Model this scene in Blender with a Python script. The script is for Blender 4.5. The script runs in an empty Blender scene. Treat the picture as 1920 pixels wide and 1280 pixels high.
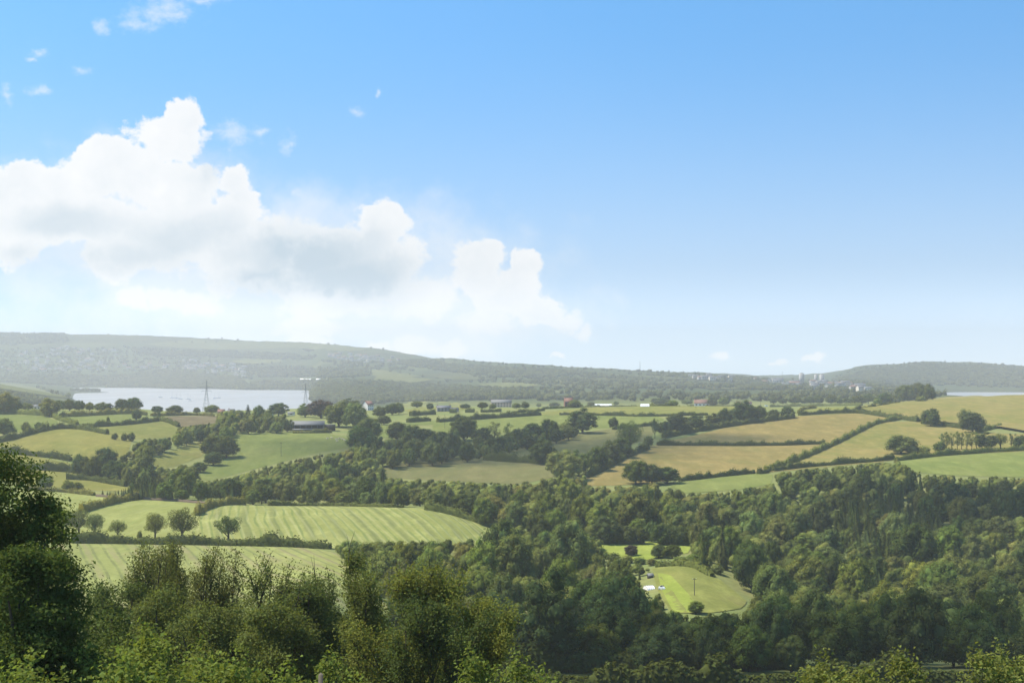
import bpy, math, random
import numpy as np
from mathutils import Vector
from mathutils.geometry import delaunay_2d_cdt

R = math.radians
EXPO = 0.8
SC = bpy.context.scene
COL = SC.collection
rng = np.random.default_rng(7)

# ------------------------------------------------------------------ camera model
W, HGT, F = 1920.0, 1280.0, 2667.0
H = 100.0                                   # height of the lens above the estuary
PITCH = math.atan(45.0 / F)
cp, sp = math.cos(PITCH), math.sin(PITCH)

def ray(x, y):
    u = (x - 960.0) / F; v = (640.0 - y) / F
    dy = cp - v * sp
    return u / dy, (sp + v * cp) / dy

def at(x, y, Y):
    a, b = ray(x, y)
    return np.array([a * Y, Y, H + b * Y])

def project(X, Y, Z):
    dz = Z - H
    fw = Y * cp + dz * sp
    up = -Y * sp + dz * cp
    return 960.0 + F * X / fw, 640.0 - F * up / fw

def zed(Y, y):
    return H + ray(960, y)[1] * Y

cam = bpy.data.cameras.new('camera'); camo = bpy.data.objects.new('camera', cam); COL.objects.link(camo)
camo.location = (0, 0, H); camo.rotation_euler = (math.pi / 2 + PITCH, 0, 0)
cam.sensor_width = 36.0; cam.lens = 36.0 * F / W; cam.clip_start = 0.5; cam.clip_end = 60000
SC.camera = camo

# ------------------------------------------------------------------ terrain heights
NEAR = {   # column px -> [(distance, height above the estuary)]
 -400: [(8,93),(30,88),(60,81),(100,71),(150,60),(250,44),(400,30),(520,31),(600,30),(700,34),(790,33),(850,31),(930,36),(1000,45),(1120,51),(1250,54),(1400,57),(1600,58),(1800,52)],
 0:    [(8,93),(30,88),(60,81),(100,71),(150,60),(250,42),(400,28),(520,30),(600,29),(700,33.5),(790,32.5),(850,31),(930,36),(1000,45.6),(1120,51.7),(1200,53),(1320,56),(1420,57),(1600,54),(1800,48)],
 200:  [(8,93),(30,88),(60,81),(100,71),(150,60),(250,42),(400,27),(520,28.5),(600,27),(700,31),(780,29.5),(850,26),(930,31),(1000,43),(1120,49.5),(1250,54),(1400,56.5),(1500,56),(1700,42),(1800,38)],
 400:  [(8,93),(30,88),(60,81),(100,71),(150,60),(250,42),(400,26),(480,25.5),(540,27),(600,26.4),(640,28),(720,28.5),(770,27),(850,22),(950,26),(1050,35),(1150,42.6),(1250,46),(1400,48.2),(1550,48.5),(1800,40)],
 600:  [(8,93),(30,88),(60,81),(100,70),(150,59),(250,42),(360,33),(470,31),(530,28),(590,26),(680,27),(770,24),(860,19),(950,23.5),(1050,35),(1170,43),(1300,46.4),(1450,48.4),(1600,48.8),(1800,43)],
 800:  [(8,93),(30,88),(60,80),(100,69),(150,58),(250,41),(400,26),(500,24),(560,22),(650,23.5),(740,25.7),(850,18),(940,22),(1020,27),(1090,29.5),(1200,39),(1300,44),(1400,47.5),(1500,49.3),(1600,50.5),(1800,48)],
 960:  [(8,93),(30,88),(60,80),(100,69),(150,58),(250,42),(320,33),(400,23),(500,16),(600,14),(700,16),(780,17),(850,19),(1010,26.5),(1090,31),(1180,36),(1280,42),(1380,46),(1480,50),(1600,52),(1800,48)],
 1100: [(8,93),(30,88),(60,80),(100,69),(150,58),(250,42),(300,35),(400,21),(500,12),(560,9.5),(640,12),(700,14),(780,15),(860,19),(980,26.5),(1080,31),(1200,36),(1300,41.5),(1430,46.8),(1520,51),(1600,53),(1800,46)],
 1300: [(8,93),(30,88),(60,80),(100,69),(150,58),(250,42),(300,35),(400,22),(470,15.5),(520,16),(590,17),(660,15),(760,13),(850,18),(930,23.5),(1080,29.5),(1180,34.5),(1240,37.5),(1330,43),(1480,51),(1600,54.2),(1800,46)],
 1500: [(8,93),(30,88),(60,80),(100,69),(150,58),(250,42),(350,27),(450,13),(560,6),(640,5),(720,7),(800,14),(900,24),(960,26.3),(1040,28.3),(1180,34.8),(1330,43),(1430,48.6),(1550,52),(1650,52),(1800,46)],
 1700: [(8,93),(30,88),(60,80),(100,69),(150,58),(250,42),(350,27),(450,12),(560,3),(640,1.5),(700,4),(800,13),(880,22),(950,28),(1000,30.8),(1060,32.6),(1180,36.5),(1400,47.8),(1650,54.5),(1750,54),(1800,53)],
 1920: [(8,93),(30,88),(60,80),(100,69),(150,58),(250,42),(350,27),(450,12),(560,3),(640,1.5),(700,4),(800,13),(880,22),(950,28),(1030,32),(1100,35.4),(1350,43.5),(1550,51.5),(1700,58),(1800,61.8)],
 2400: [(8,93),(30,88),(60,80),(100,69),(150,58),(250,42),(350,27),(450,12),(560,3),(640,1.5),(700,4),(800,13),(880,22),(950,28),(1030,32),(1100,35.4),(1350,43.5),(1550,52),(1700,60),(1800,65)],
}
def y_(Y, y): return (Y, zed(Y, y))
FAR = {
 -400: [(1800,46),(2800,60),(3600,70),(4500,40),(5500,12),(6500,12),y_(7000,700),y_(7800,660),y_(9000,626),(11500,240)],
 0:    [(1800,47),(1900,46),(2600,42),y_(3600,722),(4700,12),(6000,10),(6600,24),y_(7200,694),y_(7900,660),y_(9000,625),(11500,230)],
 110:  [(1800,37),(2600,12),y_(3600,740),y_(4100,747),(4300,3),(5000,4),(5300,6),(5500,4),(6300,3),(6500,6),y_(7000,704),y_(7900,662),y_(9000,626),(11500,230)],
 170:  [(1800,37),(2600,5),(3100,-4),(4100,-4),(5100,-4),(5300,4),(5480,-4),(6300,-4),(6450,3),y_(7000,704),y_(7900,664),y_(9000,628),(11500,230)],
 235:  [(1800,38),(2600,5),(3100,-4),(4100,-4),(5100,-5),(5300,-3),(5480,-4),(6250,-4),(6400,3),y_(7000,704),y_(7900,664),y_(9000,629),(11500,230)],
 400:  [(1800,39),(2000,36),(2600,8),(3100,-4),(5950,-4),(6080,3),y_(6500,718),y_(7000,703),y_(7800,674),y_(8500,656),y_(9000,635),(11500,220)],
 480:  [(1800,40),(2000,37),(2700,6),(3100,-4),(5700,-4),(5850,3),y_(6400,716),y_(7000,700),y_(7800,676),y_(8500,660),y_(9000,640),(11500,210)],
 578:  [(1800,41),(2000,39),(2700,6),(3100,-4),(5650,-4),(5800,3),y_(6300,715),y_(7000,698),y_(7800,674),y_(8500,660),y_(9000,642),(11500,200)],
 594:  [(1800,42),(2000,40),(2700,5),(3150,-4),(3700,-4),(3800,3),(4300,24),(5000,38),y_(5300,714),y_(6500,694),y_(7500,674),y_(9000,645),(11500,200)],
 700:  [(1800,45),(2700,14),(3500,10),(4000,28),(5000,52),y_(6000,698),y_(7000,680),y_(7500,671),y_(9000,653),(11500,180)],
 760:  [(1800,47),(2500,22),(3500,14),(4300,22),(5200,44),y_(6200,696),y_(7000,678),y_(7500,671),y_(9000,663),(11500,160)],
 830:  [(1800,48),(2500,30),(3500,21),(4500,24),(5500,48),(6300,84),y_(7000,672),(8000,130),(11500,120)],
 960:  [(1800,47),(2500,28),(3000,27),(4500,41),(5500,76),y_(6500,682),(8000,95),(11500,80)],
 1100: [(1800,46),(2500,30),(3000,29),y_(4500,717),y_(5500,701),y_(6200,691),(8000,72),(11500,60)],
 1300: [(1800,46),(2200,35),(3000,36),y_(4500,722),y_(5500,700),(7000,55),(11500,50)],
 1450: [(1800,46),(2200,35),(3000,35),y_(4500,724),y_(5500,712),y_(6200,710),(7500,25),(11500,40)],
 1540: [(1800,47),(2200,37),(3000,35),y_(4500,724),y_(6000,716),y_(7500,707),(11500,50)],
 1620: [(1800,49),(2200,40),(3000,36),y_(4500,724),y_(6000,716),y_(7500,686),(11500,80)],
 1740: [(1800,54),(2200,44),(3000,37),(3500,32),(4500,10),(5000,4),(5600,8),y_(7500,679),(11500,90)],
 1800: [(1800,57),(2200,45),(3000,34),(3800,12),(4300,-4),(5250,-4),(5400,4),y_(7500,679),(11500,90)],
 1920: [(1800,61.8),(2200,48),(3000,30),(3800,5),(4200,-4),(5200,-4),(5400,4),y_(7500,687),(11500,80)],
 2400: [(1800,65),(2200,50),(3000,30),(3800,5),(4200,-4),(5200,-4),(5400,4),y_(7500,696),(11500,60)],
}

def pchip(xs, ys):
    xs = np.asarray(xs, float); ys = np.asarray(ys, float)
    h = np.diff(xs); d = np.diff(ys) / h
    m = np.zeros_like(ys); m[0] = d[0]; m[-1] = d[-1]
    for i in range(1, len(xs) - 1):
        if d[i-1] * d[i] > 0:
            w1 = 2*h[i] + h[i-1]; w2 = h[i] + 2*h[i-1]
            m[i] = (w1 + w2) / (w1/d[i-1] + w2/d[i])
    def f(q):
        q = np.clip(q, xs[0], xs[-1]); i = np.clip(np.searchsorted(xs, q) - 1, 0, len(h) - 1)
        t = (q - xs[i]) / h[i]
        return ((2*t**3 - 3*t**2 + 1)*ys[i] + (t**3 - 2*t**2 + t)*h[i]*m[i] + (-2*t**3 + 3*t**2)*ys[i+1] + (t**3 - t**2)*h[i]*m[i+1])
    return f

LN = np.linspace(math.log(8), math.log(11500), 1400)
def table(cols, smooth):
    cx = np.array(sorted(cols)); tab = np.array([pchip([math.log(a) for a, b in cols[c]], [b for a, b in cols[c]])(LN) for c in cx])
    qx = np.arange(-800, 2801, 20.0); out = np.empty((len(qx), len(LN)))
    i = np.clip(np.searchsorted(cx, qx, side='right') - 1, 0, len(cx) - 2)
    t = np.clip((qx - cx[i]) / (cx[i+1] - cx[i]), 0, 1)[:, None]
    if smooth: t = t*t*(3 - 2*t) * 0.6 + t * 0.4
    return tab[i] * (1 - t) + tab[i+1] * t
TN, TF = table(NEAR, True), table(FAR, True)
s_ = np.clip((np.exp(LN) - 1600) / 250, 0, 1); s_ = s_*s_*(3 - 2*s_)
TAB = TN * (1 - s_) + TF * s_
k_ = np.array([1, 3, 4, 3, 1.]); k_ /= k_.sum()
pad = np.pad(TAB, ((2, 2), (0, 0)), mode='edge')
TABS = sum(pad[i:i+len(TAB)] * k_[i] for i in range(5))
far_ = (np.exp(LN) > 2500)
TAB = np.where(far_[None, :], TAB, TABS)

def terr(X, Y):
    X = np.asarray(X, float); Y = np.maximum(np.asarray(Y, float), 8.0)
    a = np.clip((960 + F * X / Y + 800) / 20.0, 0, len(TAB) - 1.001)
    b = np.clip((np.log(Y) - LN[0]) / (LN[1] - LN[0]), 0, len(LN) - 1.001)
    i = a.astype(int); j = b.astype(int); s = a - i; t = b - j
    z = (TAB[i, j]*(1-s) + TAB[i+1, j]*s)*(1-t) + (TAB[i, j+1]*(1-s) + TAB[i+1, j+1]*s)*t
    und = np.sin(X*0.021 + 1.3*np.sin(Y*0.011)) * np.sin(Y*0.017 + 0.7) + 0.5*np.sin(X*0.053 + 2)*np.sin(Y*0.041 + X*0.01)
    amp = np.clip((Y - 250) / 400, 0, 1) * np.clip(z / 12.0, 0, 1) * np.where(Y > 5200, 5.0, np.where(Y > 2500, 2.0, 0.55))
    return z + und * amp

MY = np.exp(np.linspace(math.log(200), math.log(11000), 2600))
def hit(x, y, ymin=200.0):
    a, b = ray(x, y)
    zz = H + b * MY; t = terr(a * MY, MY)
    below = np.nonzero((zz <= t) & (MY >= ymin))[0]
    if not len(below): return None
    k = below[0]
    if k == 0: Y = MY[0]
    else:
        d0 = zz[k-1] - t[k-1]; d1 = t[k] - zz[k]
        Y = MY[k-1] + (MY[k] - MY[k-1]) * (d0 / (d0 + d1) if d0 + d1 > 1e-9 and d0 > 0 else 0.5)
    return np.array([a * Y, Y, float(terr(a * Y, Y))])

# ------------------------------------------------------------------ mesh helpers
class MB:
    def __init__(s): s.v = []; s.f = []; s.n = 0; s.mi = []; s.col = []
    def add(s, V, Fs, mat=0, col=None):
        V = np.asarray(V, float).reshape(-1, 3)
        Fs = np.asarray(Fs, int)
        s.v.append(V); s.f.append(Fs + s.n); s.mi.append(np.full(len(Fs), mat, int)); s.n += len(V)
        if col is not None: s.col.append(np.broadcast_to(np.asarray(col, float), (len(V), 3)))
        return s
    def box(s, c, d, mat=0, rz=0.0):
        c = np.asarray(c, float); hx, hy, hz = np.asarray(d, float) / 2
        V = np.array([[x, y, z] for z in (-hz, hz) for x, y in ((-hx,-hy),(hx,-hy),(hx,hy),(-hx,hy))])
        if rz: V = V @ np.array([[math.cos(rz), math.sin(rz), 0], [-math.sin(rz), math.cos(rz), 0], [0, 0, 1]])
        return s.add(V + c, [[3,2,1,0],[4,5,6,7],[0,1,5,4],[1,2,6,5],[2,3,7,6],[3,0,4,7]], mat)
    def tube(s, P, rad, n=6, mat=0):
        P = np.asarray(P, float); m = len(P); rad = np.broadcast_to(np.asarray(rad, float), (m,))
        T = np.gradient(P, axis=0); T /= np.linalg.norm(T, axis=1)[:, None] + 1e-9
        ref = np.array([0, 0, 1.0]) if abs(T[0][2]) < 0.9 else np.array([1.0, 0, 0])
        A = np.cross(T, ref); A /= np.linalg.norm(A, axis=1)[:, None] + 1e-9
        B = np.cross(T, A)
        th = np.arange(n) * 2*math.pi/n
        V = (P[:, None] + rad[:, None, None]*(np.cos(th)[None, :, None]*A[:, None] + np.sin(th)[None, :, None]*B[:, None])).reshape(-1, 3)
        i = np.arange(m-1)[:, None]*n; k = np.arange(n)[None]; k2 = (k+1) % n
        Q = np.stack([i+k, i+k2, i+n+k2, i+n+k], -1).reshape(-1, 4)
        return s.add(V, Q, mat)
    def build(s, name, mats, parent=None, smooth=False, link=True):
        me = bpy.data.meshes.new(name)
        V = np.concatenate(s.v) if s.v else np.zeros((0, 3))
        sizes = np.concatenate([np.full(len(f), f.shape[1]) for f in s.f])
        idx = np.concatenate([f.ravel() for f in s.f])
        me.vertices.add(len(V)); me.vertices.foreach_set('co', V.astype(np.float32).ravel())
        me.loops.add(len(idx)); me.loops.foreach_set('vertex_index', idx.astype(np.int32))
        st = np.concatenate([[0], np.cumsum(sizes)[:-1]])
        me.polygons.add(len(sizes)); me.polygons.foreach_set('loop_start', st.astype(np.int32))
        for m in (mats if isinstance(mats, (list, tuple)) else [mats]): me.materials.append(m)
        me.polygons.foreach_set('material_index', np.concatenate(s.mi).astype(np.int32))
        if smooth: me.polygons.foreach_set('use_smooth', np.ones(len(sizes), bool))
        me.update(calc_edges=True)
        if s.col:
            c = np.concatenate(s.col); a = me.attributes.new('tone', 'FLOAT_COLOR', 'POINT')
            a.data.foreach_set('color', np.concatenate([c, np.ones((len(c), 1))], 1).astype(np.float32).ravel())
        o = bpy.data.objects.new(name, me)
        if link: COL.objects.link(o)
        if parent: o.parent = parent
        return o

def tag(o, label=None, cat=None, group=None, kind=None):
    if label: o['label'] = label
    if cat: o['category'] = cat
    if group: o['group'] = group
    if kind: o['kind'] = kind
    return o

def empty(name, loc=(0,0,0), rz=0.0):
    o = bpy.data.objects.new(name, None); COL.objects.link(o)
    o.location = loc; o.rotation_euler = (0, 0, rz); return o

KIDS = {}
def copy_tree(src, parent=None):
    c = src.copy(); COL.objects.link(c); c.parent = parent
    for ch in src.children: copy_tree(ch, c)
    return c

def cards(P, N, size, r, long=0.62):
    """leaf-shaped four-cornered faces at P facing N"""
    n = len(P); N = N / (np.linalg.norm(N, axis=1)[:, None] + 1e-9)
    T = np.cross(N, r.normal(size=(n, 3))); T /= np.linalg.norm(T, axis=1)[:, None] + 1e-9
    B = np.cross(N, T); s = (np.asarray(size) * 0.5).reshape(-1, 1)
    k = r.uniform(0.75, 1.25, (n, 4, 1))
    V = np.stack([P + T*s*k[:, 0], P + B*s*long*k[:, 1], P - T*s*k[:, 2], P - B*s*long*k[:, 3]], 1)
    V[:, 1] += N * s * 0.25; V[:, 3] += N * s * 0.25
    return V.reshape(-1, 3), np.arange(4*n).reshape(n, 4)

# ------------------------------------------------------------------ materials
class NT:
    def __init__(s, tree): s.t = tree; s.L = tree.links
    def n(s, typ, **kw):
        o = s.t.nodes.new(typ)
        for k, v in kw.items(): setattr(o, k, v)
        return o
    def put(s, sock, v):
        if v is None: return
        if hasattr(v, 'is_linked') or hasattr(v, 'links'): s.L.new(v, sock)
        else: sock.default_value = v
    def math(s, op, a, b=None, c=None, clamp=False):
        o = s.n('ShaderNodeMath', operation=op, use_clamp=clamp)
        for i, v in enumerate((a, b, c)): s.put(o.inputs[i], v)
        return o.outputs[0]
    def vec(s, op, a, b=None, c=None, out=0):
        o = s.n('ShaderNodeVectorMath', operation=op)
        for i, v in enumerate((a, b, c)): s.put(o.inputs[i], v)
        return o.outputs['Value' if op in ('LENGTH', 'DOT_PRODUCT', 'DISTANCE') else 'Vector']
    def mix(s, f, a, b, blend='MIX'):
        o = s.n('ShaderNodeMix', data_type='RGBA', blend_type=blend)
        s.put(o.inputs[0], f); s.put(o.inputs[6], a if not isinstance(a, tuple) else (*a, 1)); s.put(o.inputs[7], b if not isinstance(b, tuple) else (*b, 1))
        return o.outputs[2]
    def noise(s, vec, scale, detail=4, rough=0.55, dist=0.0, color=False):
        o = s.n('ShaderNodeTexNoise'); s.put(o.inputs['Vector'], vec)
        o.inputs['Scale'].default_value = scale; o.inputs['Detail'].default_value = detail
        o.inputs['Roughness'].default_value = rough; o.inputs['Distortion'].default_value = dist
        return o.outputs['Color' if color else 'Fac']
    def ramp(s, f, stops):
        o = s.n('ShaderNodeValToRGB'); s.put(o.inputs[0], f)
        e = o.color_ramp.elements
        while len(e) < len(stops): e.new(0.5)
        for k, (p, c) in zip(e, stops): k.position = p; k.color = (*c, 1) if len(c) == 3 else c
        return o.outputs[0]
    def smooth(s, x, a, b):
        o = s.n('ShaderNodeMapRange', interpolation_type='SMOOTHSTEP'); s.put(o.inputs[0], x)
        o.inputs[1].default_value = a; o.inputs[2].default_value = b
        return o.outputs[0]

def mat(name):
    m = bpy.data.materials.new(name); m.use_nodes = True; m.node_tree.nodes.clear()
    return m, NT(m.node_tree)

def simple(name, col, rough=0.7, spec=0.3, var=0.15, scale=2.0, metal=0.0):
    m, t = mat(name); co = t.n('ShaderNodeTexCoord').outputs['Object']
    nz = t.noise(co, scale, 5)
    c = t.mix(nz, tuple(x*(1-var) for x in col), tuple(min(1, x*(1+var)) for x in col))
    b = t.n('ShaderNodeBsdfPrincipled'); t.put(b.inputs['Base Color'], c)
    b.inputs['Roughness'].default_value = rough; b.inputs['Specular IOR Level'].default_value = spec; b.inputs['Metallic'].default_value = metal
    t.L.new(b.outputs[0], t.n('ShaderNodeOutputMaterial').inputs[0]); return m

def leaf_mat(name, col=None, attr=False, transl=0.38, nscale=0.35, spread=0.35, gloss=0.25):
    m, t = mat(name)
    if attr:
        a = t.n('ShaderNodeAttribute', attribute_name='tone').outputs['Color']
    elif col is None:
        a = t.n('ShaderNodeObjectInfo').outputs['Color']
    else:
        a = t.n('ShaderNodeRGB'); a.outputs[0].default_value = (*col, 1); a = a.outputs[0]
    g = t.n('ShaderNodeNewGeometry'); co = t.n('ShaderNodeTexCoord').outputs['Object']
    rnd = g.outputs['Random Per Island']
    nz = t.noise(co, nscale, 3)
    k = t.math('ADD', t.math('MULTIPLY', rnd, spread*1.6), t.math('MULTIPLY', nz, spread*1.6))
    k = t.math('ADD', k, 1.0 - spread*1.6)
    h = t.n('ShaderNodeHueSaturation'); t.put(h.inputs['Color'], a); t.put(h.inputs['Value'], k)
    t.put(h.inputs['Hue'], t.math('ADD', 0.485, t.math('MULTIPLY', rnd, 0.03)))
    c = h.outputs[0]
    d = t.n('ShaderNodeBsdfDiffuse'); t.put(d.inputs['Color'], c)
    tr = t.n('ShaderNodeBsdfTranslucent')
    t.put(tr.inputs['Color'], t.mix(1.0, c, (1.25, 1.2, 0.55), 'MULTIPLY'))
    mx = t.n('ShaderNodeMixShader'); mx.inputs[0].default_value = transl
    t.L.new(d.outputs[0], mx.inputs[1]); t.L.new(tr.outputs[0], mx.inputs[2])
    if gloss <= 0:
        t.L.new(mx.outputs[0], t.n('ShaderNodeOutputMaterial').inputs[0]); return m
    gl = t.n('ShaderNodeBsdfGlossy'); gl.inputs['Roughness'].default_value = 0.45; gl.inputs['Color'].default_value = (0.8, 0.85, 0.8, 1)
    fr = t.n('ShaderNodeFresnel'); fr.inputs['IOR'].default_value = 1.35
    m2 = t.n('ShaderNodeMixShader'); t.put(m2.inputs[0], t.math('MULTIPLY', fr.outputs[0], gloss))
    t.L.new(mx.outputs[0], m2.inputs[1]); t.L.new(gl.outputs[0], m2.inputs[2])
    t.L.new(m2.outputs[0], t.n('ShaderNodeOutputMaterial').inputs[0]); return m

M_LEAF = leaf_mat('broadleaf foliage', gloss=0.0)
M_LEAFA = leaf_mat('woodland foliage', attr=True, gloss=0.0)
M_HEDGE = leaf_mat('hedge foliage', nscale=0.12, gloss=0.0)
M_NEAR = leaf_mat('near foliage', nscale=0.9, transl=0.42, spread=0.3, gloss=0.0)
M_BARK = simple('bark', (0.055, 0.045, 0.033), 0.9, 0.1, 0.35, 3.0)

def ground_mat():
    m, t = mat('rough ground'); co = t.n('ShaderNodeTexCoord').outputs['Object']
    a = t.noise(co, 0.02, 6, 0.6); b = t.noise(co, 0.35, 5, 0.65)
    c = t.mix(t.smooth(a, 0.35, 0.65), (0.14, 0.17, 0.055), (0.19, 0.19, 0.07))
    c = t.mix(t.math('MULTIPLY', t.smooth(b, 0.35, 0.75), 0.6), c, (0.11, 0.115, 0.045))
    f = t.noise(co, 0.0016, 5, 0.6)
    y = t.n('ShaderNodeSeparateXYZ'); t.put(y.inputs[0], co)
    far = t.smooth(y.outputs['Y'], 2200, 3200)
    patch = t.n('ShaderNodeTexVoronoi'); t.put(patch.inputs['Vector'], co); patch.inputs['Scale'].default_value = 0.0035
    pc = t.ramp(t.math('FRACT', t.math('MULTIPLY', patch.outputs['Color'], 1.0)), [(0.0, (0.035, 0.045, 0.02)), (0.5, (0.045, 0.056, 0.024)), (0.75, (0.075, 0.085, 0.034)), (1.0, (0.11, 0.115, 0.045))])
    pc = t.mix(t.smooth(f, 0.4, 0.62), pc, (0.05, 0.065, 0.026))
    c = t.mix(far, c, pc)
    d = t.n('ShaderNodeBsdfDiffuse'); t.put(d.inputs['Color'], c)
    t.L.new(d.outputs[0], t.n('ShaderNodeOutputMaterial').inputs[0]); return m

def field_mat(name, c1, c2, c3=None, stripe=None, big=0.012, fine=0.5):
    """c1/c2 broad drifts of grass colour, c3 thin worn patches, stripe = (angle, period, strength, colour)"""
    c1, c2, c3 = (tuple(x*y for x, y in zip(q, (0.77, 0.765, 0.70))) if q else None for q in (c1, c2, c3))
    m, t = mat(name); co = t.n('ShaderNodeTexCoord').outputs['Object']
    a = t.noise(co, big, 5, 0.6, 0.6); b = t.noise(co, fine, 6, 0.7)
    c = t.mix(t.smooth(a, 0.34, 0.66), c1, c2)
    if c3:
        st = t.vec('MULTIPLY', co, (0.03, 0.012, 0.0))
        c = t.mix(t.math('MULTIPLY', t.smooth(t.noise(st, 1.0, 6, 0.65), 0.5, 0.72), 0.7), c, c3)
    b2 = t.noise(t.vec('MULTIPLY', co, (0.09, 0.03, 0.0)), 1.0, 8, 0.75)
    c = t.mix(t.math('MULTIPLY', t.smooth(b, 0.3, 0.8), 0.5), c, tuple(x*0.6 for x in c1))
    c = t.mix(t.math('MULTIPLY', t.smooth(b2, 0.45, 0.7), 0.6), c, tuple(min(0.6, x*1.35) for x in c2))
    c = t.mix(t.math('MULTIPLY', t.smooth(b2, 0.47, 0.25), 0.55), c, tuple(x*y for x, y in zip(c1, (0.62, 0.72, 0.6))))
    if stripe:
        for (ang, per, stren, colr, warp) in stripe:
            q = t.vec('ADD', co, t.vec('MULTIPLY', t.vec('SUBTRACT', t.noise(co, 0.006, 2, 0.5, 0, True), (0.5, 0.5, 0.5)), (warp, warp, 0)))
            d = t.vec('DOT_PRODUCT', q, (math.cos(ang), math.sin(ang), 0))
            w = t.math('SINE', t.math('MULTIPLY', d, 2*math.pi/per))
            w = t.smooth(t.math('ADD', w, t.math('MULTIPLY', t.math('SUBTRACT', t.noise(co, 0.08, 4, 0.6), 0.5), 1.3)), 0.45, 1.0)
            br = t.smooth(t.noise(co, 0.05, 5, 0.7), 0.25, 0.55)
            c = t.mix(t.math('MULTIPLY', t.math('MULTIPLY', w, br), stren), c, colr)
    d = t.n('ShaderNodeBsdfDiffuse'); t.put(d.inputs['Color'], c); d.inputs['Roughness'].default_value = 0.6
    t.L.new(d.outputs[0], t.n('ShaderNodeOutputMaterial').inputs[0]); return m

def water_mat():
    m, t = mat('estuary water'); co = t.n('ShaderNodeTexCoord').outputs['Object']
    b = t.n('ShaderNodeBsdfPrincipled'); b.inputs['Base Color'].default_value = (0.29, 0.272, 0.245, 1)
    st = t.vec('MULTIPLY', co, (0.004, 0.0012, 0.0))
    t.put(b.inputs['Roughness'], t.math('ADD', 0.28, t.math('MULTIPLY', t.smooth(t.noise(st, 1.0, 4), 0.35, 0.7), 0.16)))
    b.inputs['IOR'].default_value = 1.33
    bm = t.n('ShaderNodeBump'); bm.inputs['Strength'].default_value = 0.07; bm.inputs['Distance'].default_value = 0.3
    t.put(bm.inputs['Height'], t.noise(co, 0.3, 3)); t.L.new(bm.outputs[0], b.inputs['Normal'])
    t.L.new(b.outputs[0], t.n('ShaderNodeOutputMaterial').inputs[0]); return m

# ------------------------------------------------------------------ ground and water
def build_ground():
    xs = np.concatenate([np.linspace(-280, -100, 14)[:-1], np.arange(-100, 2021, 8.0), np.linspace(2020, 2200, 14)[1:]])
    ys = np.exp(np.linspace(math.log(8), math.log(9500), 810))
    U = (xs - 960) / F
    X = U[None, :] * ys[:, None]; Y = np.broadcast_to(ys[:, None], X.shape); Z = terr(X, Y)
    V = np.stack([X, Y, Z], -1).reshape(-1, 3); nx = len(xs)
    i = np.arange(len(ys) - 1)[:, None]*nx; k = np.arange(nx - 1)[None]
    Q = np.stack([i+k, i+k+1, i+nx+k+1, i+nx+k], -1).reshape(-1, 4)
    mb = MB().add(V, Q); o = mb.build('ground', ground_mat(), smooth=True); tag(o, kind='structure')
    w = MB().add([[-2900, 2300, 0], [3000, 2300, 0], [3000, 6800, 0], [-2900, 6800, 0]], [[0, 1, 2, 3]]).build('estuary_water', water_mat()); tag(w, kind='structure')
build_ground()

# ------------------------------------------------------------------ fields
KEEP = []     # what the photograph shows as open field: nothing tall may stand in front
def dense(poly, step):
    out = []
    for (x0, y0), (x1, y1) in zip(poly, poly[1:] + poly[:1]):
        n = max(1, int(math.hypot(x1-x0, (y1-y0)*3) / step))
        for i in range(n): out.append((x0 + (x1-x0)*i/n, y0 + (y1-y0)*i/n))
    return out

def inside(px, py, poly):
    px = np.asarray(px, float); py = np.asarray(py, float); r = np.zeros(px.shape, bool)
    n = len(poly)
    for i in range(n):
        x0, y0 = poly[i]; x1, y1 = poly[(i+1) % n]
        if y0 == y1: continue
        c = ((y0 > py) != (y1 > py)) & (px < (x1-x0)*(py-y0)/(y1-y0) + x0)
        r ^= c
    return r

NF = [0]
def smooth_poly(pts):
    out = []
    n = len(pts)
    for i in range(n):
        p0, p1, p2, p3 = (np.array(pts[(i+k-1) % n], float) for k in range(4))
        a = p1 - p0; b = p2 - p1
        ca = abs(np.dot(a, b)) / (np.linalg.norm(a)*np.linalg.norm(b) + 1e-9)
        for t in (0, 0.25, 0.5, 0.75):
            lin = p1 + (p2-p1)*t
            cat = 0.5*((2*p1) + (-p0+p2)*t + (2*p0-5*p1+4*p2-p3)*t*t + (-p0+3*p1-3*p2+p3)*t**3)
            out.append(tuple(lin*0.75 + cat*0.25))
    return out

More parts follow.
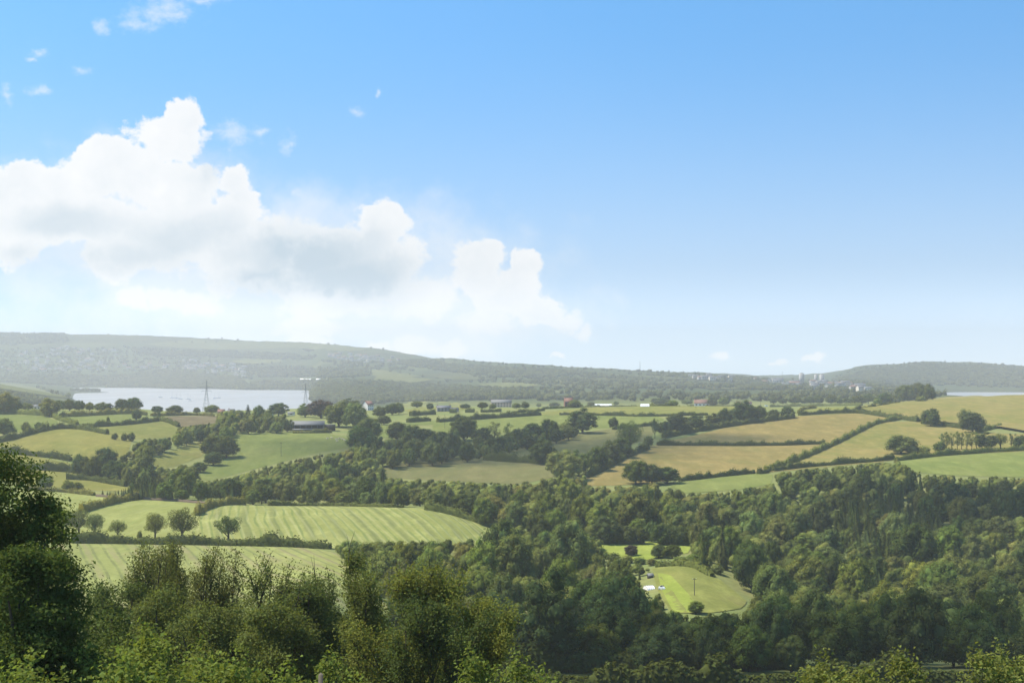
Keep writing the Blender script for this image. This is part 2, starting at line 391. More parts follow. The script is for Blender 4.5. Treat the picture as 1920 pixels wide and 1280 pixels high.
def field(name, poly, m, keep=True, below=0, ymin=200.0, grow=3.0):
    if keep: KEEP.append(poly)
    pts = []
    mx_, my_ = np.mean([p[0] for p in poly]), np.mean([p[1] for p in poly])
    g = 0 if ymin > 1000 else grow
    P = smooth_poly([(x + math.copysign(g*1.5, x-mx_), y + math.copysign(g, y-my_)) for x, y in poly])
    for x, y in dense(P, 14):
        h = hit(x, y, ymin)
        if h is not None: pts.append((h[0], h[1]))
    A = np.array(pts)
    lo, hi = A.min(0), A.max(0)
    stp = max(5.0, max(hi - lo) / 45)
    gx, gy = np.meshgrid(np.arange(lo[0], hi[0], stp), np.arange(lo[1], hi[1], stp))
    ins = inside(gx.ravel(), gy.ravel(), pts)
    G = np.stack([gx.ravel()[ins], gy.ravel()[ins]], 1)
    vs = [Vector(p) for p in pts] + [Vector(g) for g in G]
    n = len(pts)
    res = delaunay_2d_cdt(vs, [(i, (i+1) % n) for i in range(n)], [list(range(n))], 1, 1e-3)
    vo = np.array([tuple(v) for v in res[0]]); fo = np.array([f for f in res[2] if len(f) == 3])
    NF[0] += 1
    off = 0.09 + 0.005*NF[0]
    if vo[:, 1].mean() > 2500: off = 2.5
    z = terr(vo[:, 0], vo[:, 1]) + off
    # all faces up
    a = vo[fo[:, 1]] - vo[fo[:, 0]]; b = vo[fo[:, 2]] - vo[fo[:, 0]]
    neg = a[:, 0]*b[:, 1] - a[:, 1]*b[:, 0] < 0
    fo[neg] = fo[neg][:, ::-1]
    o = MB().add(np.column_stack([vo, z]), fo).build(name, m, smooth=True)
    tag(o, kind='structure'); return o

F_GREEN = field_mat('bright pasture', (0.175, 0.21, 0.058), (0.225, 0.245, 0.075), (0.25, 0.25, 0.09), [(0.5, 11, 0.22, (0.16, 0.175, 0.055), 14)])
F_OLIVE = field_mat('olive pasture', (0.20, 0.215, 0.058), (0.265, 0.25, 0.078), (0.28, 0.24, 0.09), [(1.9, 13, 0.22, (0.16, 0.175, 0.055), 14)])
F_YEL = field_mat('yellow green meadow', (0.24, 0.235, 0.06), (0.30, 0.265, 0.078), (0.20, 0.21, 0.055), [(0.2, 60, 0.25, (0.2, 0.21, 0.06), 30)])
F_TAN = field_mat('dry hay meadow', (0.25, 0.20, 0.072), (0.31, 0.235, 0.09), (0.19, 0.19, 0.06), [(1.2, 26, 0.25, (0.2, 0.18, 0.07), 20)])
F_TANG = field_mat('half dry meadow', (0.21, 0.205, 0.058), (0.30, 0.235, 0.088), (0.18, 0.20, 0.055), [(0.35, 17, 0.22, (0.16, 0.175, 0.055), 14)])
F_BROWN = field_mat('ploughed earth', (0.19, 0.15, 0.085), (0.23, 0.19, 0.11))
F_DULL = field_mat('dull rough pasture', (0.175, 0.175, 0.07), (0.205, 0.185, 0.08), (0.15, 0.16, 0.06), [(2.4, 15, 0.22, (0.16, 0.175, 0.055), 14)])
dirn = math.atan2(-165, 42) + math.pi/2
pale1, pale2 = (0.295, 0.31, 0.095), (0.35, 0.35, 0.125)
F_STRIP = field_mat('mown stripes', pale1, pale2, None, [(dirn, 4.4, 0.85, (0.15, 0.18, 0.055), 26), (dirn, 13.5, 0.6, (0.14, 0.15, 0.055), 26), (dirn, 4.9, 0.22, (0.42, 0.40, 0.2), 14)])
dir2 = math.atan2(-160, 20) + math.pi/2
F_STRIP2 = field_mat('curving mown stripes', pale1, pale2, None, [(dir2, 3.6, 0.5, (0.25, 0.29, 0.09), 90), (dir2, 13.0, 0.35, (0.26, 0.26, 0.10), 90)])
F_STRIP3 = field_mat('mown stripes with bare soil', (0.275, 0.30, 0.095), (0.335, 0.345, 0.125), (0.31, 0.25, 0.14), [(dirn + 0.12, 4.4, 0.9, (0.15, 0.16, 0.06), 16), (dirn + 0.12, 9.0, 0.4, (0.26, 0.2, 0.12), 16)])
F_LIME = field_mat('mown grass', (0.26, 0.31, 0.06), (0.29, 0.33, 0.075))
F_CLEAR = field_mat('rank clearing grass', (0.20, 0.215, 0.062), (0.265, 0.27, 0.078), (0.20, 0.165, 0.075), big=0.05)
F_FAR = field_mat('far pasture', (0.15, 0.165, 0.06), (0.19, 0.19, 0.075), big=0.004, fine=0.03)
F_FARD = field_mat('far rough pasture', (0.085, 0.095, 0.04), (0.115, 0.12, 0.05), big=0.004, fine=0.03)

field('pasture_field', [(-60,776),(0,777),(60,779),(100,790),(108,796),(80,804),(30,808),(-60,812)], F_GREEN)
field('pasture_field', [(110,785),(150,781),(250,777),(262,782),(215,789),(155,794),(128,791)], F_GREEN)
field('pasture_field', [(180,803),(240,797),(298,792),(334,804),(320,816),(255,820),(225,818),(205,810)], F_OLIVE)
field('meadow_field', [(-60,838),(0,832),(30,827),(60,816),(90,809),(125,807),(165,811),(205,818),(242,830),(235,846),(220,856),(140,858),(80,852),(40,847),(0,843),(-60,842)], F_YEL)
field('meadow_field', [(-40,852),(8,855),(60,858),(132,867),(134,876),(80,872),(25,868),(-40,866)], F_YEL)
field('meadow_field', [(-40,876),(25,880),(130,886),(200,897),(247,910),(225,918),(150,915),(60,905),(-40,895)], F_YEL)
field('fallow_field', [(310,786),(335,783),(408,783),(404,790),(345,798)], F_BROWN)
field('pasture_field', [(286,858),(345,838),(385,829),(394,836),(372,853),(330,872),(300,872)], F_OLIVE)
field('pasture_field', [(372,893),(395,872),(435,845),(440,819),(520,813),(610,815),(655,828),(652,842),(600,850),(520,864),(460,882),(400,898)], F_GREEN)
field('crop_field', [(40,920),(130,925),(230,932),(262,935),(225,940),(185,949),(150,960),(40,960)], F_STRIP2)
field('crop_field', [(120,972),(160,961),(200,951),(270,940),(350,940),(395,944),(368,960),(366,985),(372,1011),(120,1009)], F_STRIP2)
field('crop_field', [(372,972),(395,954),(440,948),(600,948),(700,950),(800,957),(880,975),(950,1002),(985,1022),(900,1032),(700,1034),(640,1030),(610,1019),(376,1013)], F_STRIP, keep=False)
KEEP.append([(372,972),(395,954),(440,948),(700,950),(800,957),(880,975),(955,1003),(860,1003),(790,1004),(700,1008),(640,1006),(620,1018),(376,1013)])
field('crop_field', [(110,1021),(400,1026),(560,1029),(630,1041),(665,1068),(700,1112),(720,1150),(110,1150)], F_STRIP3)
field('rough_field', [(725,876),(790,867),(850,861),(960,865),(1035,871),(1040,890),(960,905),(725,892)], F_DULL)
field('rough_field', [(900,850),(1000,828),(1100,812),(1150,806),(1205,801),(1225,806),(1215,825),(1160,836),(1090,848),(1000,866),(900,858)], F_DULL, keep=False)
field('pasture_field', [(815,797),(830,791),(930,785),(1000,781),(1060,779),(1225,783),(1240,790),(1180,798),(1100,800),(980,806),(900,812),(820,806)], F_GREEN, keep=False)
field('pasture_field', [(752,792),(820,786),(900,779),(1012,775),(1016,777),(900,785),(800,794)], F_GREEN)
field('pasture_field', [(1005,772),(1130,765),(1350,763),(1390,768),(1330,774),(1150,776),(1030,776)], F_OLIVE)
field('pasture_field', [(745,758),(790,755),(850,757),(878,762),(850,768),(770,770)], F_OLIVE)
field('hay_field', [(1232,829),(1300,815),(1440,787),(1600,778),(1662,784),(1640,796),(1560,829),(1480,832),(1300,833)], F_TAN)
field('hay_field', [(1100,896),(1130,880),(1160,865),(1228,838),(1300,837),(1540,837),(1500,855),(1440,879),(1350,890),(1280,894),(1200,905),(1110,908)], F_TAN)
field('hay_field', [(1440,883),(1500,863),(1575,832),(1660,795),(1720,793),(1800,806),(1870,816),(1960,818),(1960,842),(1850,846),(1750,852),(1700,856),(1660,863),(1560,872)], F_TANG)
field('hay_field', [(1612,769),(1690,759),(1780,750),(1860,744),(1980,741),(1980,818),(1870,801),(1800,796),(1730,787),(1650,776)], F_TANG)
field('pasture_field', [(1498,773),(1522,767),(1590,766),(1640,763),(1605,771),(1550,774)], F_OLIVE)
field('pasture_field', [(1685,863),(1780,857),(1980,848),(1980,892),(1800,889),(1720,882)], F_GREEN)
field('pasture_field', [(1262,908),(1300,898),(1420,891),(1444,893),(1440,905),(1380,915),(1290,922)], F_GREEN)
field('pasture_field', [(1122,1021),(1180,1018),(1290,1022),(1285,1034),(1230,1042),(1200,1050),(1170,1042),(1125,1034)], F_LIME)
field('clearing_field', [(1228,1068),(1300,1064),(1340,1086),(1396,1124),(1384,1138),(1330,1146),(1266,1146),(1238,1110)], F_CLEAR)
field('mown_strip', [(1238,1078),(1262,1082),(1290,1115),(1312,1144),(1268,1144),(1246,1110)], F_LIME)
field('shaded_meadow', [(880,1268),(1400,1266),(2020,1262),(2060,1330),(860,1330)], field_mat('meadow grass in painted shade', (0.034, 0.045, 0.018), (0.045, 0.055, 0.022)), keep=False)  # the shade on this strip is put into the grass colour
field('pasture_field', [(700,803),(735,800),(730,818),(703,815)], F_GREEN)
# far side of the estuary
for nm, poly, m in [
    ('far_field', [(-60,716),(0,718),(40,722),(100,735),(138,747),(100,745),(0,730),(-60,728)], F_FAR),
    ('far_field', [(140,628),(280,627),(380,631),(300,640),(150,640)], F_FARD),
    ('far_field', [(275,645),(330,640),(470,640),(560,652),(420,656),(300,650)], F_FAR),
    ('far_field', [(490,640),(600,644),(690,656),(640,659),(540,652)], F_FAR),
    ('far_field', [(435,676),(520,672),(530,680),(450,684)], F_FAR),
    ('far_field', [(655,694),(720,695),(790,706),(730,711),(690,703)], F_FAR),
    ('far_field', [(712,704),(815,712),(770,719),(700,714)], F_FAR),
    ('far_field', [(785,703),(860,699),(930,711),(850,714)], F_FARD),
    ('far_field', [(895,722),(980,716),(1010,724),(950,730)], F_FAR),
    ('far_field', [(1020,714),(1120,708),(1250,712),(1340,724),(1180,728),(1040,725)], F_FARD),
    ('far_field', [(1160,704),(1260,706),(1330,712),(1240,711)], F_FARD),
    ('far_field', [(1280,722),(1360,720),(1440,729),(1340,731)], F_FARD),
    ('far_field', [(1680,712),(1800,704),(1900,708),(1930,716),(1800,718)], F_FARD),
    ('far_field', [(1720,693),(1800,690),(1850,694),(1780,699)], F_FARD),
]: field(nm, poly, m, keep=False, ymin=2600.0)
# ------------------------------------------------------------------ trees: prototypes
def lobes(r, n, w, h, base, lob=(0.15, 0.24), lift=0.0):
    """centres and radii of leafy masses filling a dome w wide and h high whose foliage starts at base"""
    C, Rd = [], []
    ch = h - base
    for i in range(n):
        th = i*2.39996 + r.uniform(-0.4, 0.4); q = (i + 0.5)/n
        el = math.asin(max(-0.72, min(0.98, -0.72 + 1.72*q)))
        rr = r.uniform(0.68, 1.04) if i % 4 else r.uniform(0.3, 0.65)
        R0 = w*r.uniform(*lob)
        x = math.cos(th)*math.cos(el)*(w/2 - R0*0.8)*rr; y = math.sin(th)*math.cos(el)*(w/2 - R0*0.8)*rr
        z = base + ch*0.45 + math.sin(el)*(ch*0.55 - R0*0.75)*(rr if math.sin(el) > 0 else 0.8) + lift*r.uniform(-1, 1)
        C.append((x, y, z)); Rd.append(R0)
    return np.array(C), np.array(Rd)

def lobe_cards(r, C, Rd, per, size, up=0.42, keep_in=0.78, flat=0.9):
    Ps, Ns = [], []
    for c, q in zip(C, Rd):
        d = r.normal(size=(per, 3)); d /= np.linalg.norm(d, axis=1)[:, None]
        rad = q*r.uniform(0.72, 1.08, (per, 1))
        p = c + d*rad*np.array([1, 1, flat])
        Ps.append(p); Ns.append(d)
    P = np.concatenate(Ps); N = np.concatenate(Ns)
    ok = np.ones(len(P), bool)
    for c, q in zip(C, Rd): ok &= np.linalg.norm(P - c, axis=1) > q*keep_in*0.9
    P, N = P[ok], N[ok]
    N = N + r.normal(size=N.shape)*0.33 + np.array([0, 0, up])
    return cards(P, N, r.uniform(*size, len(P)), r)

ICO = None
def ico(sub=1):
    t = (1 + 5**0.5)/2
    V = [(-1,t,0),(1,t,0),(-1,-t,0),(1,-t,0),(0,-1,t),(0,1,t),(0,-1,-t),(0,1,-t),(t,0,-1),(t,0,1),(-t,0,-1),(-t,0,1)]
    Fc = [(0,11,5),(0,5,1),(0,1,7),(0,7,10),(0,10,11),(1,5,9),(5,11,4),(11,10,2),(10,7,6),(7,1,8),(3,9,4),(3,4,2),(3,2,6),(3,6,8),(3,8,9),(4,9,5),(2,4,11),(6,2,10),(8,6,7),(9,8,1)]
    V = [np.array(v)/np.linalg.norm(v) for v in V]
    for _ in range(sub):
        mid = {}; nf = []
        def m(a, b):
            k = (min(a, b), max(a, b))
            if k not in mid:
                q = V[a] + V[b]; V.append(q/np.linalg.norm(q)); mid[k] = len(V) - 1
            return mid[k]
        for a, b, c in Fc:
            ab, bc, ca = m(a, b), m(b, c), m(c, a); nf += [(a, ab, ca), (b, bc, ab), (c, ca, bc), (ab, bc, ca)]
        Fc = nf
    return np.array(V), np.array(Fc)
ICO1 = ico(1); ICO0 = ico(0)

def add_core(mb, r, C, Rd, k=0.56, col=None):
    V, Fc = ICO1
    for c, q in zip(C, Rd):
        mb.add(c + V*q*k*r.uniform(0.72, 1.2, (len(V), 1)), Fc, 0, col)

def trunk_mb(r, C, h, base, rad, nl=7):
    mb = MB(); top = np.array([r.uniform(-.3, .3), r.uniform(-.3, .3), base + (h-base)*0.55])
    mb.tube([(0, 0, -1.2), (0, 0, 0.0), (0.05, 0.02, base*0.6), top*0.6, top], [rad*1.5, rad*1.25, rad, rad*0.8, rad*0.4], 8)
    idx = r.permutation(len(C))[:nl]
    for i in idx:
        a = np.array([0, 0, r.uniform(base*0.55, base + (h-base)*0.3)]); b = C[i]
        m_ = a*0.5 + b*0.5 + np.array([0, 0, -0.06*h*r.uniform(-0.5, 1)])
        mb.tube([a, m_, b], [rad*0.55, rad*0.35, rad*0.12], 6)
    return mb

PROTO = {}
def proto(kind, name, crown, trunk, size):
    """crown/trunk MBs -> unlinked prototype meshes"""
    PROTO.setdefault(kind, []).append((crown, trunk, size))

def make_broad(kind, seed, n, w, h, base, per, size, core=True, lob=(0.15, 0.24), nl=7, keep_in=0.78, trad=0.4):
    r = np.random.default_rng(seed)
    C, Rd = lobes(r, n, w, h, base, lob)
    mb = MB(); V, Q = lobe_cards(r, C, Rd, per, size, keep_in=keep_in); mb.add(V, Q)
    if core:
        add_core(mb, r, C, Rd)
        mb.add(np.array([0, 0, base+(h-base)*0.42]) + ICO1[0]*np.array([w*0.26, w*0.26, (h-base)*0.3])*r.uniform(0.85, 1.1, (len(ICO1[0]), 1)), ICO1[1])
    cr = mb.build('crown', M_LEAF, link=False).data
    tk = trunk_mb(r, C, h, base, trad, nl).build('trunk', M_BARK, link=False, smooth=True).data
    proto(kind, None, cr, tk, (w, h))

for s in range(9):
    r0 = random.Random(s)
    make_broad('wood', 100+s, r0.choice([34, 42, 50, 38]), 13, 13*r0.uniform(0.85, 1.05), 0.0, 190, (0.25, 0.68), lob=(0.09, 0.19))
for s in range(4):
    make_broad('wood', 150+s, [36, 44, 30, 40][s], 11, [14, 13, 15, 13.5][s], 0.0, 190, (0.25, 0.65), lob=(0.10, 0.2))
for s in range(4):
    make_broad('lone', 200+s, [22, 26, 18, 24][s], 13, [12, 13, 11, 12.5][s], [2.4, 2.8, 2.6, 2.2][s], 240, (0.3, 0.55), core=False, lob=(0.11, 0.19), nl=14, keep_in=0.5, trad=0.42)
for s in range(3):   # tall slender hedgerow birches
    r = np.random.default_rng(300+s); n = 14
    C = np.column_stack([r.normal(0, 0.9, n), r.normal(0, 0.9, n), np.linspace(3.5, 10.8, n)]); Rd = np.interp(C[:, 2], [3, 6, 11], [0.7, 1.5, 0.8])*r.uniform(0.8, 1.2, n)
    mb = MB(); V, Q = lobe_cards(r, C, Rd, 85, (0.3, 0.6), keep_in=0.4); mb.add(V, Q)
    proto('slim', None, mb.build('crown', M_LEAF, link=False).data, trunk_mb(r, C, 11, 3.0, 0.2, 5).build('trunk', M_BARK, link=False, smooth=True).data, (4.6, 12))
def make_conifer(seed, h, w, tiers):
    r = np.random.default_rng(seed); Ps, Ns = [], []
    for k in range(tiers):
        q = k/(tiers-1); z = 0.5 + (h-0.7)*q; rad = (w/2)*(1-q)**0.85 + 0.12
        nb = int(9 + 16*(1-q))
        for b in range(nb):
            th = r.uniform(0, 2*math.pi); ln = rad*r.uniform(0.7, 1.12); m_ = int(4 + 7*ln/(w/2))
            s = r.uniform(0.1, 1, m_)[:, None]
            d = np.array([math.cos(th), math.sin(th), 0])
            p = np.array([0, 0, z]) + d*s*ln + np.array([0, 0, -0.32])*s*ln + r.normal(0, 0.12, (m_, 3))
            Ps.append(p); Ns.append(d*0.5 + np.array([0, 0, 0.8]) + r.normal(0, 0.35, (m_, 3)))
    P, N = np.concatenate(Ps), np.concatenate(Ns)
    V, Q = cards(P, N, r.uniform(0.35, 0.8, len(P)), r, 0.5)
    mb = MB().add(V, Q)
    th = np.arange(8)*math.pi/4
    mb.add(np.concatenate([np.column_stack([np.cos(th)*w*0.36, np.sin(th)*w*0.36, np.full(8, 0.4)]), [[0, 0, h*0.9]]]), [[i, (i+1) % 8, 8] for i in range(8)])
    tk = MB().tube([(0, 0, -1), (0, 0, h*0.5), (0, 0, h*0.97)], [0.32, 0.2, 0.04], 7).build('trunk', M_BARK, link=False).data
    proto('conifer', None, mb.build('crown', M_LEAF, link=False).data, tk, (w, h))
for s in range(4): make_conifer(400+s, [17, 15, 18, 14][s], [5.2, 5.6, 5.0, 6.0][s], 22)
for s in range(4):   # shrubs: foliage to the ground
    make_broad('shrub', 500+s, 12, 5, [3.6, 4.2, 3.2, 4.6][s], -0.2, 70, (0.3, 0.7), lob=(0.2, 0.3), nl=4, trad=0.09)

TONES = {'dark': (0.084, 0.098, 0.026), 'mid': (0.138, 0.155, 0.037), 'pale': (0.188, 0.202, 0.050), 'olive': (0.168, 0.160, 0.042), 'copper': (0.08, 0.054, 0.037)}
ALLT = []    # chosen individual trees
def plant(kind, name, P, w, h, tone, label, cat, group=None, jit=0.12):
    lst = PROTO[kind]; cr, tk, (pw, ph) = lst[rng.integers(len(lst))]
    e = empty(name, tuple(P), rng.uniform(0, 6.283))
    sxy, sz = w/pw, h/ph
    e.scale = (sxy*rng.uniform(0.86, 1.14), sxy*rng.uniform(0.86, 1.14), sz)
    c = bpy.data.objects.new('crown', cr); COL.objects.link(c); c.parent = e
    t = bpy.data.objects.new('trunk', tk); COL.objects.link(t); t.parent = e
    k = np.array(TONES[tone])*rng.uniform(1-jit, 1+jit)*np.array([rng.uniform(0.82, 1.05), 1, rng.uniform(0.75, 1.3)])
    c.color = (*k, 1)
    tag(e, label, cat, group); return e

# trees that stand by themselves or in hedgerows: (px x, px base y, px height, px width, proto, tone, label)
LISTED = []
ORD0 = 'first second third fourth fifth sixth seventh eighth ninth tenth'.split()
def T(x, y, h, w, kind='lone', tone='mid', label=None, name='hedgerow_tree', group=None, ymin=200.0):
    p = hit(x, y, ymin)
    if p is None: return
    s = p[1]/F
    LISTED.append(dict(P=p, h=max(1.5, h*s*1.08), w=max(1.2, w*s*(1.25 if kind == 'wood' else 1.12)), kind=kind, tone=tone, label=label, name=name, group=group, x=x, y=y))

# the row of oaks on the hedge across the striped field
T(118,1003,50,46,'lone','mid','half hidden oak behind the big dark tree, first in the striped field row','oak_tree')
T(148,1004,50,50,'lone','mid','broad oak second in the row on the hedge across the striped field','oak_tree')
T(178,1008,46,30,'lone','mid','slim oak close beside the broad first oaks on the striped field hedge','oak_tree')
T(221,1008,34,36,'lone','mid','small round oak standing alone between two pairs on the striped field hedge','oak_tree')
T(262,1012,17,11,'shrub','mid','tiny sapling on the striped field hedge between the oaks','sapling')
T(291,1010,50,44,'lone','mid','tall open crowned oak next to the largest oak on the striped field hedge','oak_tree')
T(341,1013,60,68,'lone','dark','largest oak with wide dense crown on the striped field hedge','oak_tree')
T(428,1015,49,54,'lone','dark','last oak of the row, alone at the right on the striped field hedge','oak_tree')
# left fields
T(93,781,34,33,'wood','olive','pale round olive tree where two hedges meet below the cream bungalow')
T(10,776,40,42,'wood','olive','big olive tree at the frame edge above the bright pasture')
T(30,772,22,24,'wood','dark','small dark tree left of the cream bungalow')
T(50,769,14,20,'wood','mid','low bushy tree just left of the cream bungalow wall')
T(112,770,20,20,'wood','mid','low tree behind the round olive tree at the estuary edge')
T(130,770,22,24,'wood','dark','tree left of the pair of broad trees against the estuary')
T(148,770,20,22,'wood','dark','dark tree in the gap before the first estuary pair')
T(168,770,16,16,'wood','pale','small pale tree silhouetted on the estuary shore')
T(190,772,18,22,'wood','mid','green tree beside a lower dark one against the water')
T(203,771,16,20,'wood','dark','dark low tree touching the green one against the water')
T(228,772,24,26,'wood','dark','rounded tree forming the left half of the big estuary clump')
T(250,772,28,30,'wood','dark','tallest rounded tree forming the right half of the big estuary clump')
T(256,788,20,20,'wood','dark','dark tree on the hedge corner below the big estuary clump')
T(295,774,13,24,'wood','dark','low wide tree against the water between two round ones')
T(328,777,18,28,'wood','dark','dome shaped dark tree alone against the estuary water')
T(369,775,12,14,'wood','dark','small dark tree left of the first pylon foot')
T(398,775,16,26,'wood','mid','tree right of the first pylon foot beside red brick roofs')
T(203,792,11,7,'shrub','dark','tiny upright bush on the hedge of the small bright pasture')
T(298,786,16,8,'slim','dark','narrow upright tree at the hedge end beside the brown field')
T(8,818,36,38,'wood','mid','large dark hedgerow tree at the frame edge under the bright pasture')
T(48,812,22,16,'wood','mid','middle of three trees along the hedge under the bright pasture')
T(73,806,15,16,'wood','mid','smallest of three trees along the hedge under the bright pasture')
T(215,824,12,12,'shrub','dark','round bush at the hedge gap right of the domed yellow meadow')
T(233,826,14,14,'shrub','dark','square dark bush beside the round bush at the hedge gap')
T(246,827,16,16,'shrub','dark','last dark bush before the wood at the hedge gap')
T(150,892,40,36,'wood','dark','first of the dark trees at the end of the lowest left hedges')
T(172,897,44,38,'wood','dark','second dark tree in the clump between the lowest left meadows')
T(200,890,50,46,'wood','dark','tallest dark tree in the clump between the lowest left meadows')
T(216,905,44,38,'wood','dark','dark tree at the right end of the clump between left meadows')
T(85,917,27,36,'wood','mid','rounded grey green tree just behind the striped field hedge')
T(128,920,20,24,'wood','mid','smaller bushy tree right of the rounded grey green one')
T(146,920,17,20,'wood','mid','lowest bushy tree ending the trio behind the striped field')
# clump in the green dogleg pasture
T(400,858,40,40,'wood','dark','left tree of the dark clump standing in the green pasture')
T(425,858,42,38,'wood','dark','right tree of the dark clump standing in the green pasture')
T(400,872,26,30,'wood','dark','lower front tree of the dark clump in the green pasture')
T(375,885,20,26,'wood','dark','bushy tail of the clump down the green pasture edge')
T(342,885,14,22,'wood','mid','low bush below the clump in the green pasture')
# ridge, middle
T(465,788,27,20,'conifer','dark','dark cone shaped tree on the ridge left of the cattle barn')
T(448,786,18,18,'wood','mid','tree beside the dark cone on the ridge')
T(522,780,26,30,'wood','dark','dark pyramid tree by the white shed on the ridge')
T(489,783,14,18,'wood','dark','low dark tree in front of the ridge sheds')
T(572,782,24,30,'wood','mid','green tree behind the cattle barn')
T(602,784,34,44,'wood','copper','dark copper beech behind the cattle barn roof')
T(635,800,46,46,'wood','mid','leafy green tree at the right end of the cattle barn')
T(655,770,22,36,'wood','dark','dark crown showing above the green trees by the barn')
T(668,805,52,50,'wood','mid','big green tree between the barn and the white gabled house')
T(690,826,44,44,'wood','olive','olive tree below the white gabled house')
T(676,846,46,46,'wood','mid','tree at the corner of the cow pasture')
T(712,782,20,26,'wood','dark','dark tree right of the white gabled house')
T(735,778,22,22,'wood','dark','dark garden tree behind clipped hedges')
T(748,776,22,22,'wood','mid','green garden tree behind clipped hedges')
T(720,796,18,24,'wood','dark','dark round tree below the white gabled house garden')
T(745,826,36,44,'wood','dark','dark belt tree right of the small green paddock')
T(775,832,36,40,'wood','dark','belt tree below the clipped ridge hedges')
T(800,834,32,36,'wood','dark','belt tree beneath the ridge utility pole')
T(830,838,30,32,'wood','dark','belt tree between the pole and the tallest belt tree')
T(870,826,44,44,'wood','dark','tallest belt tree below the bright ridge pasture')
T(903,838,36,40,'wood','dark','belt tree right of the tallest one below the ridge pasture')
T(928,826,34,20,'slim','mid','thin airy tree in the belt below the ridge pasture')
T(952,828,34,15,'slim','mid','thinnest upright tree in the belt below the ridge pasture')
T(972,832,30,32,'wood','dark','belt tree right of the two thin trees')
T(1000,826,34,38,'wood','dark','first of the big trees below the ridge fields')
T(1030,820,34,36,'wood','dark','second of the big trees below the ridge fields')
T(1092,812,44,48,'wood','dark','tall dark tree with broad base below the ridge fields')
T(1065,812,20,24,'wood','dark','low tree left of the tall broad dark tree')
T(1150,804,22,16,'wood','dark','narrow dark tree standing before the bright ridge pasture')
T(1180,848,58,48,'lone','mid','tall grey green tree alone between shaded fields')
T(1215,838,22,20,'wood','mid','bush at the foot of the tall grey green tree')
T(1228,822,38,16,'lone','mid','thin stemmed tree beside the gate of the hay field')
T(1245,815,26,26,'wood','dark','dark tree next to the thin stemmed tree')
T(1270,812,38,50,'wood','dark','largest dark tree at the hay field top corner')
T(1305,806,30,40,'wood','dark','second dark tree along the hay field top hedge')
T(1335,800,24,34,'wood','dark','third dark tree along the hay field top hedge')
T(1360,796,30,34,'wood','dark','fourth dark tree along the hay field top hedge')
T(1395,792,40,46,'wood','dark','tallest domed tree of the row along the hay field top hedge')
T(1422,788,28,30,'wood','dark','tree just past the tallest domed tree on the hay field top hedge')
T(1450,785,18,24,'wood','dark','low tree near the end of the hay field top row')
T(1478,783,22,26,'wood','dark','last rounded tree of the hay field top row')
T(1018,870,46,42,'wood','dark','square dark tree between the two shaded fields')
T(1145,870,44,40,'wood','dark','hedge tree left of the lower hay field, upper')
T(1120,882,46,38,'wood','dark','hedge tree left of the lower hay field, lower')
T(1165,858,36,36,'wood','dark','hedge tree left of the lower hay field, topmost')
T(1058,900,54,62,'wood','pale','big pale domed tree at the shaded field corner')
T(1085,892,46,46,'wood','mid','domed tree at the right shoulder of the big pale one')
T(1192,908,46,52,'wood','dark','left of the dark pair below the lower hay field')
T(1250,906,32,46,'wood','dark','right of the dark pair below the lower hay field')
T(1222,908,38,34,'wood','dark','narrow tree between the dark pair below the lower hay field')
# right hand fields
T(1690,851,35,54,'wood','mid','broad spreading oak in the hedge corner of the right hay field','oak_tree')
T(1745,799,33,36,'wood','dark','round dark oak on the hedge under the hilltop hay field','oak_tree')
T(1824,811,38,38,'wood','dark','dark tree at the hedge end under the hilltop hay field')
T(1808,802,36,26,'lone','mid','thin airy tree beside the dark one under the hilltop hay field')
for i, (x, h) in enumerate([(1766,30),(1775,33),(1785,31),(1795,34),(1803,32),(1813,34),(1822,31),(1831,33),(1840,30)]):
    T(x, 843, h, 13, 'slim', 'pale', 'slender pale birch in the thin row above the right hedge', 'birch_tree', 'slender birches above the right hedge')
T(1762,846,18,26,'shrub','dark','dark bush at the foot of the first slender birches','bush')
T(1850,842,30,32,'wood','dark','dark tree ending the row of slender birches')
T(1876,841,29,30,'lone','mid','open round tree right of the birch row')
T(1896,840,27,12,'slim','dark','narrow dark tree between two round ones right of the birch row')
T(1914,842,27,24,'wood','dark','dark rounded tree at the frame edge on the right hedge')
T(1712,852,17,24,'wood','mid','low tree at the right foot of the spreading oak')
T(1732,852,15,28,'shrub','pale','pale shrub between the spreading oak and the birches','shrub')
T(1695,755,34,36,'wood','dark','left tree of the dark hilltop copse')
T(1717,754,36,38,'wood','dark','middle tree of the dark hilltop copse')
T(1738,753,33,32,'wood','dark','right tree of the dark hilltop copse')
T(1727,755,12,24,'shrub','mid','bright shrub at the foot of the hilltop copse','shrub')
T(1658,758,22,30,'wood','dark','rounded tree left of the hilltop copse')
T(1628,757,20,22,'lone','dark','windblown thin tree on the skyline hedge')
T(1611,758,16,26,'wood','dark','low skyline tree left of the windblown one')
T(1645,759,12,16,'shrub','pale','pale bush under the rounded skyline tree','bush')
for i, (x, h, w) in enumerate([(1450,12,14),(1468,10,16),(1490,15,22),(1508,9,14),(1520,13,18),(1535,16,20),(1558,17,22),(1575,10,14),(1590,11,18)]):
    T(x, 757, h, w, 'wood', 'dark', ['first','second','third','fourth','fifth','sixth','seventh','eighth','ninth'][i] + ' tree from the left along the skyline hedge left of the hilltop copse')
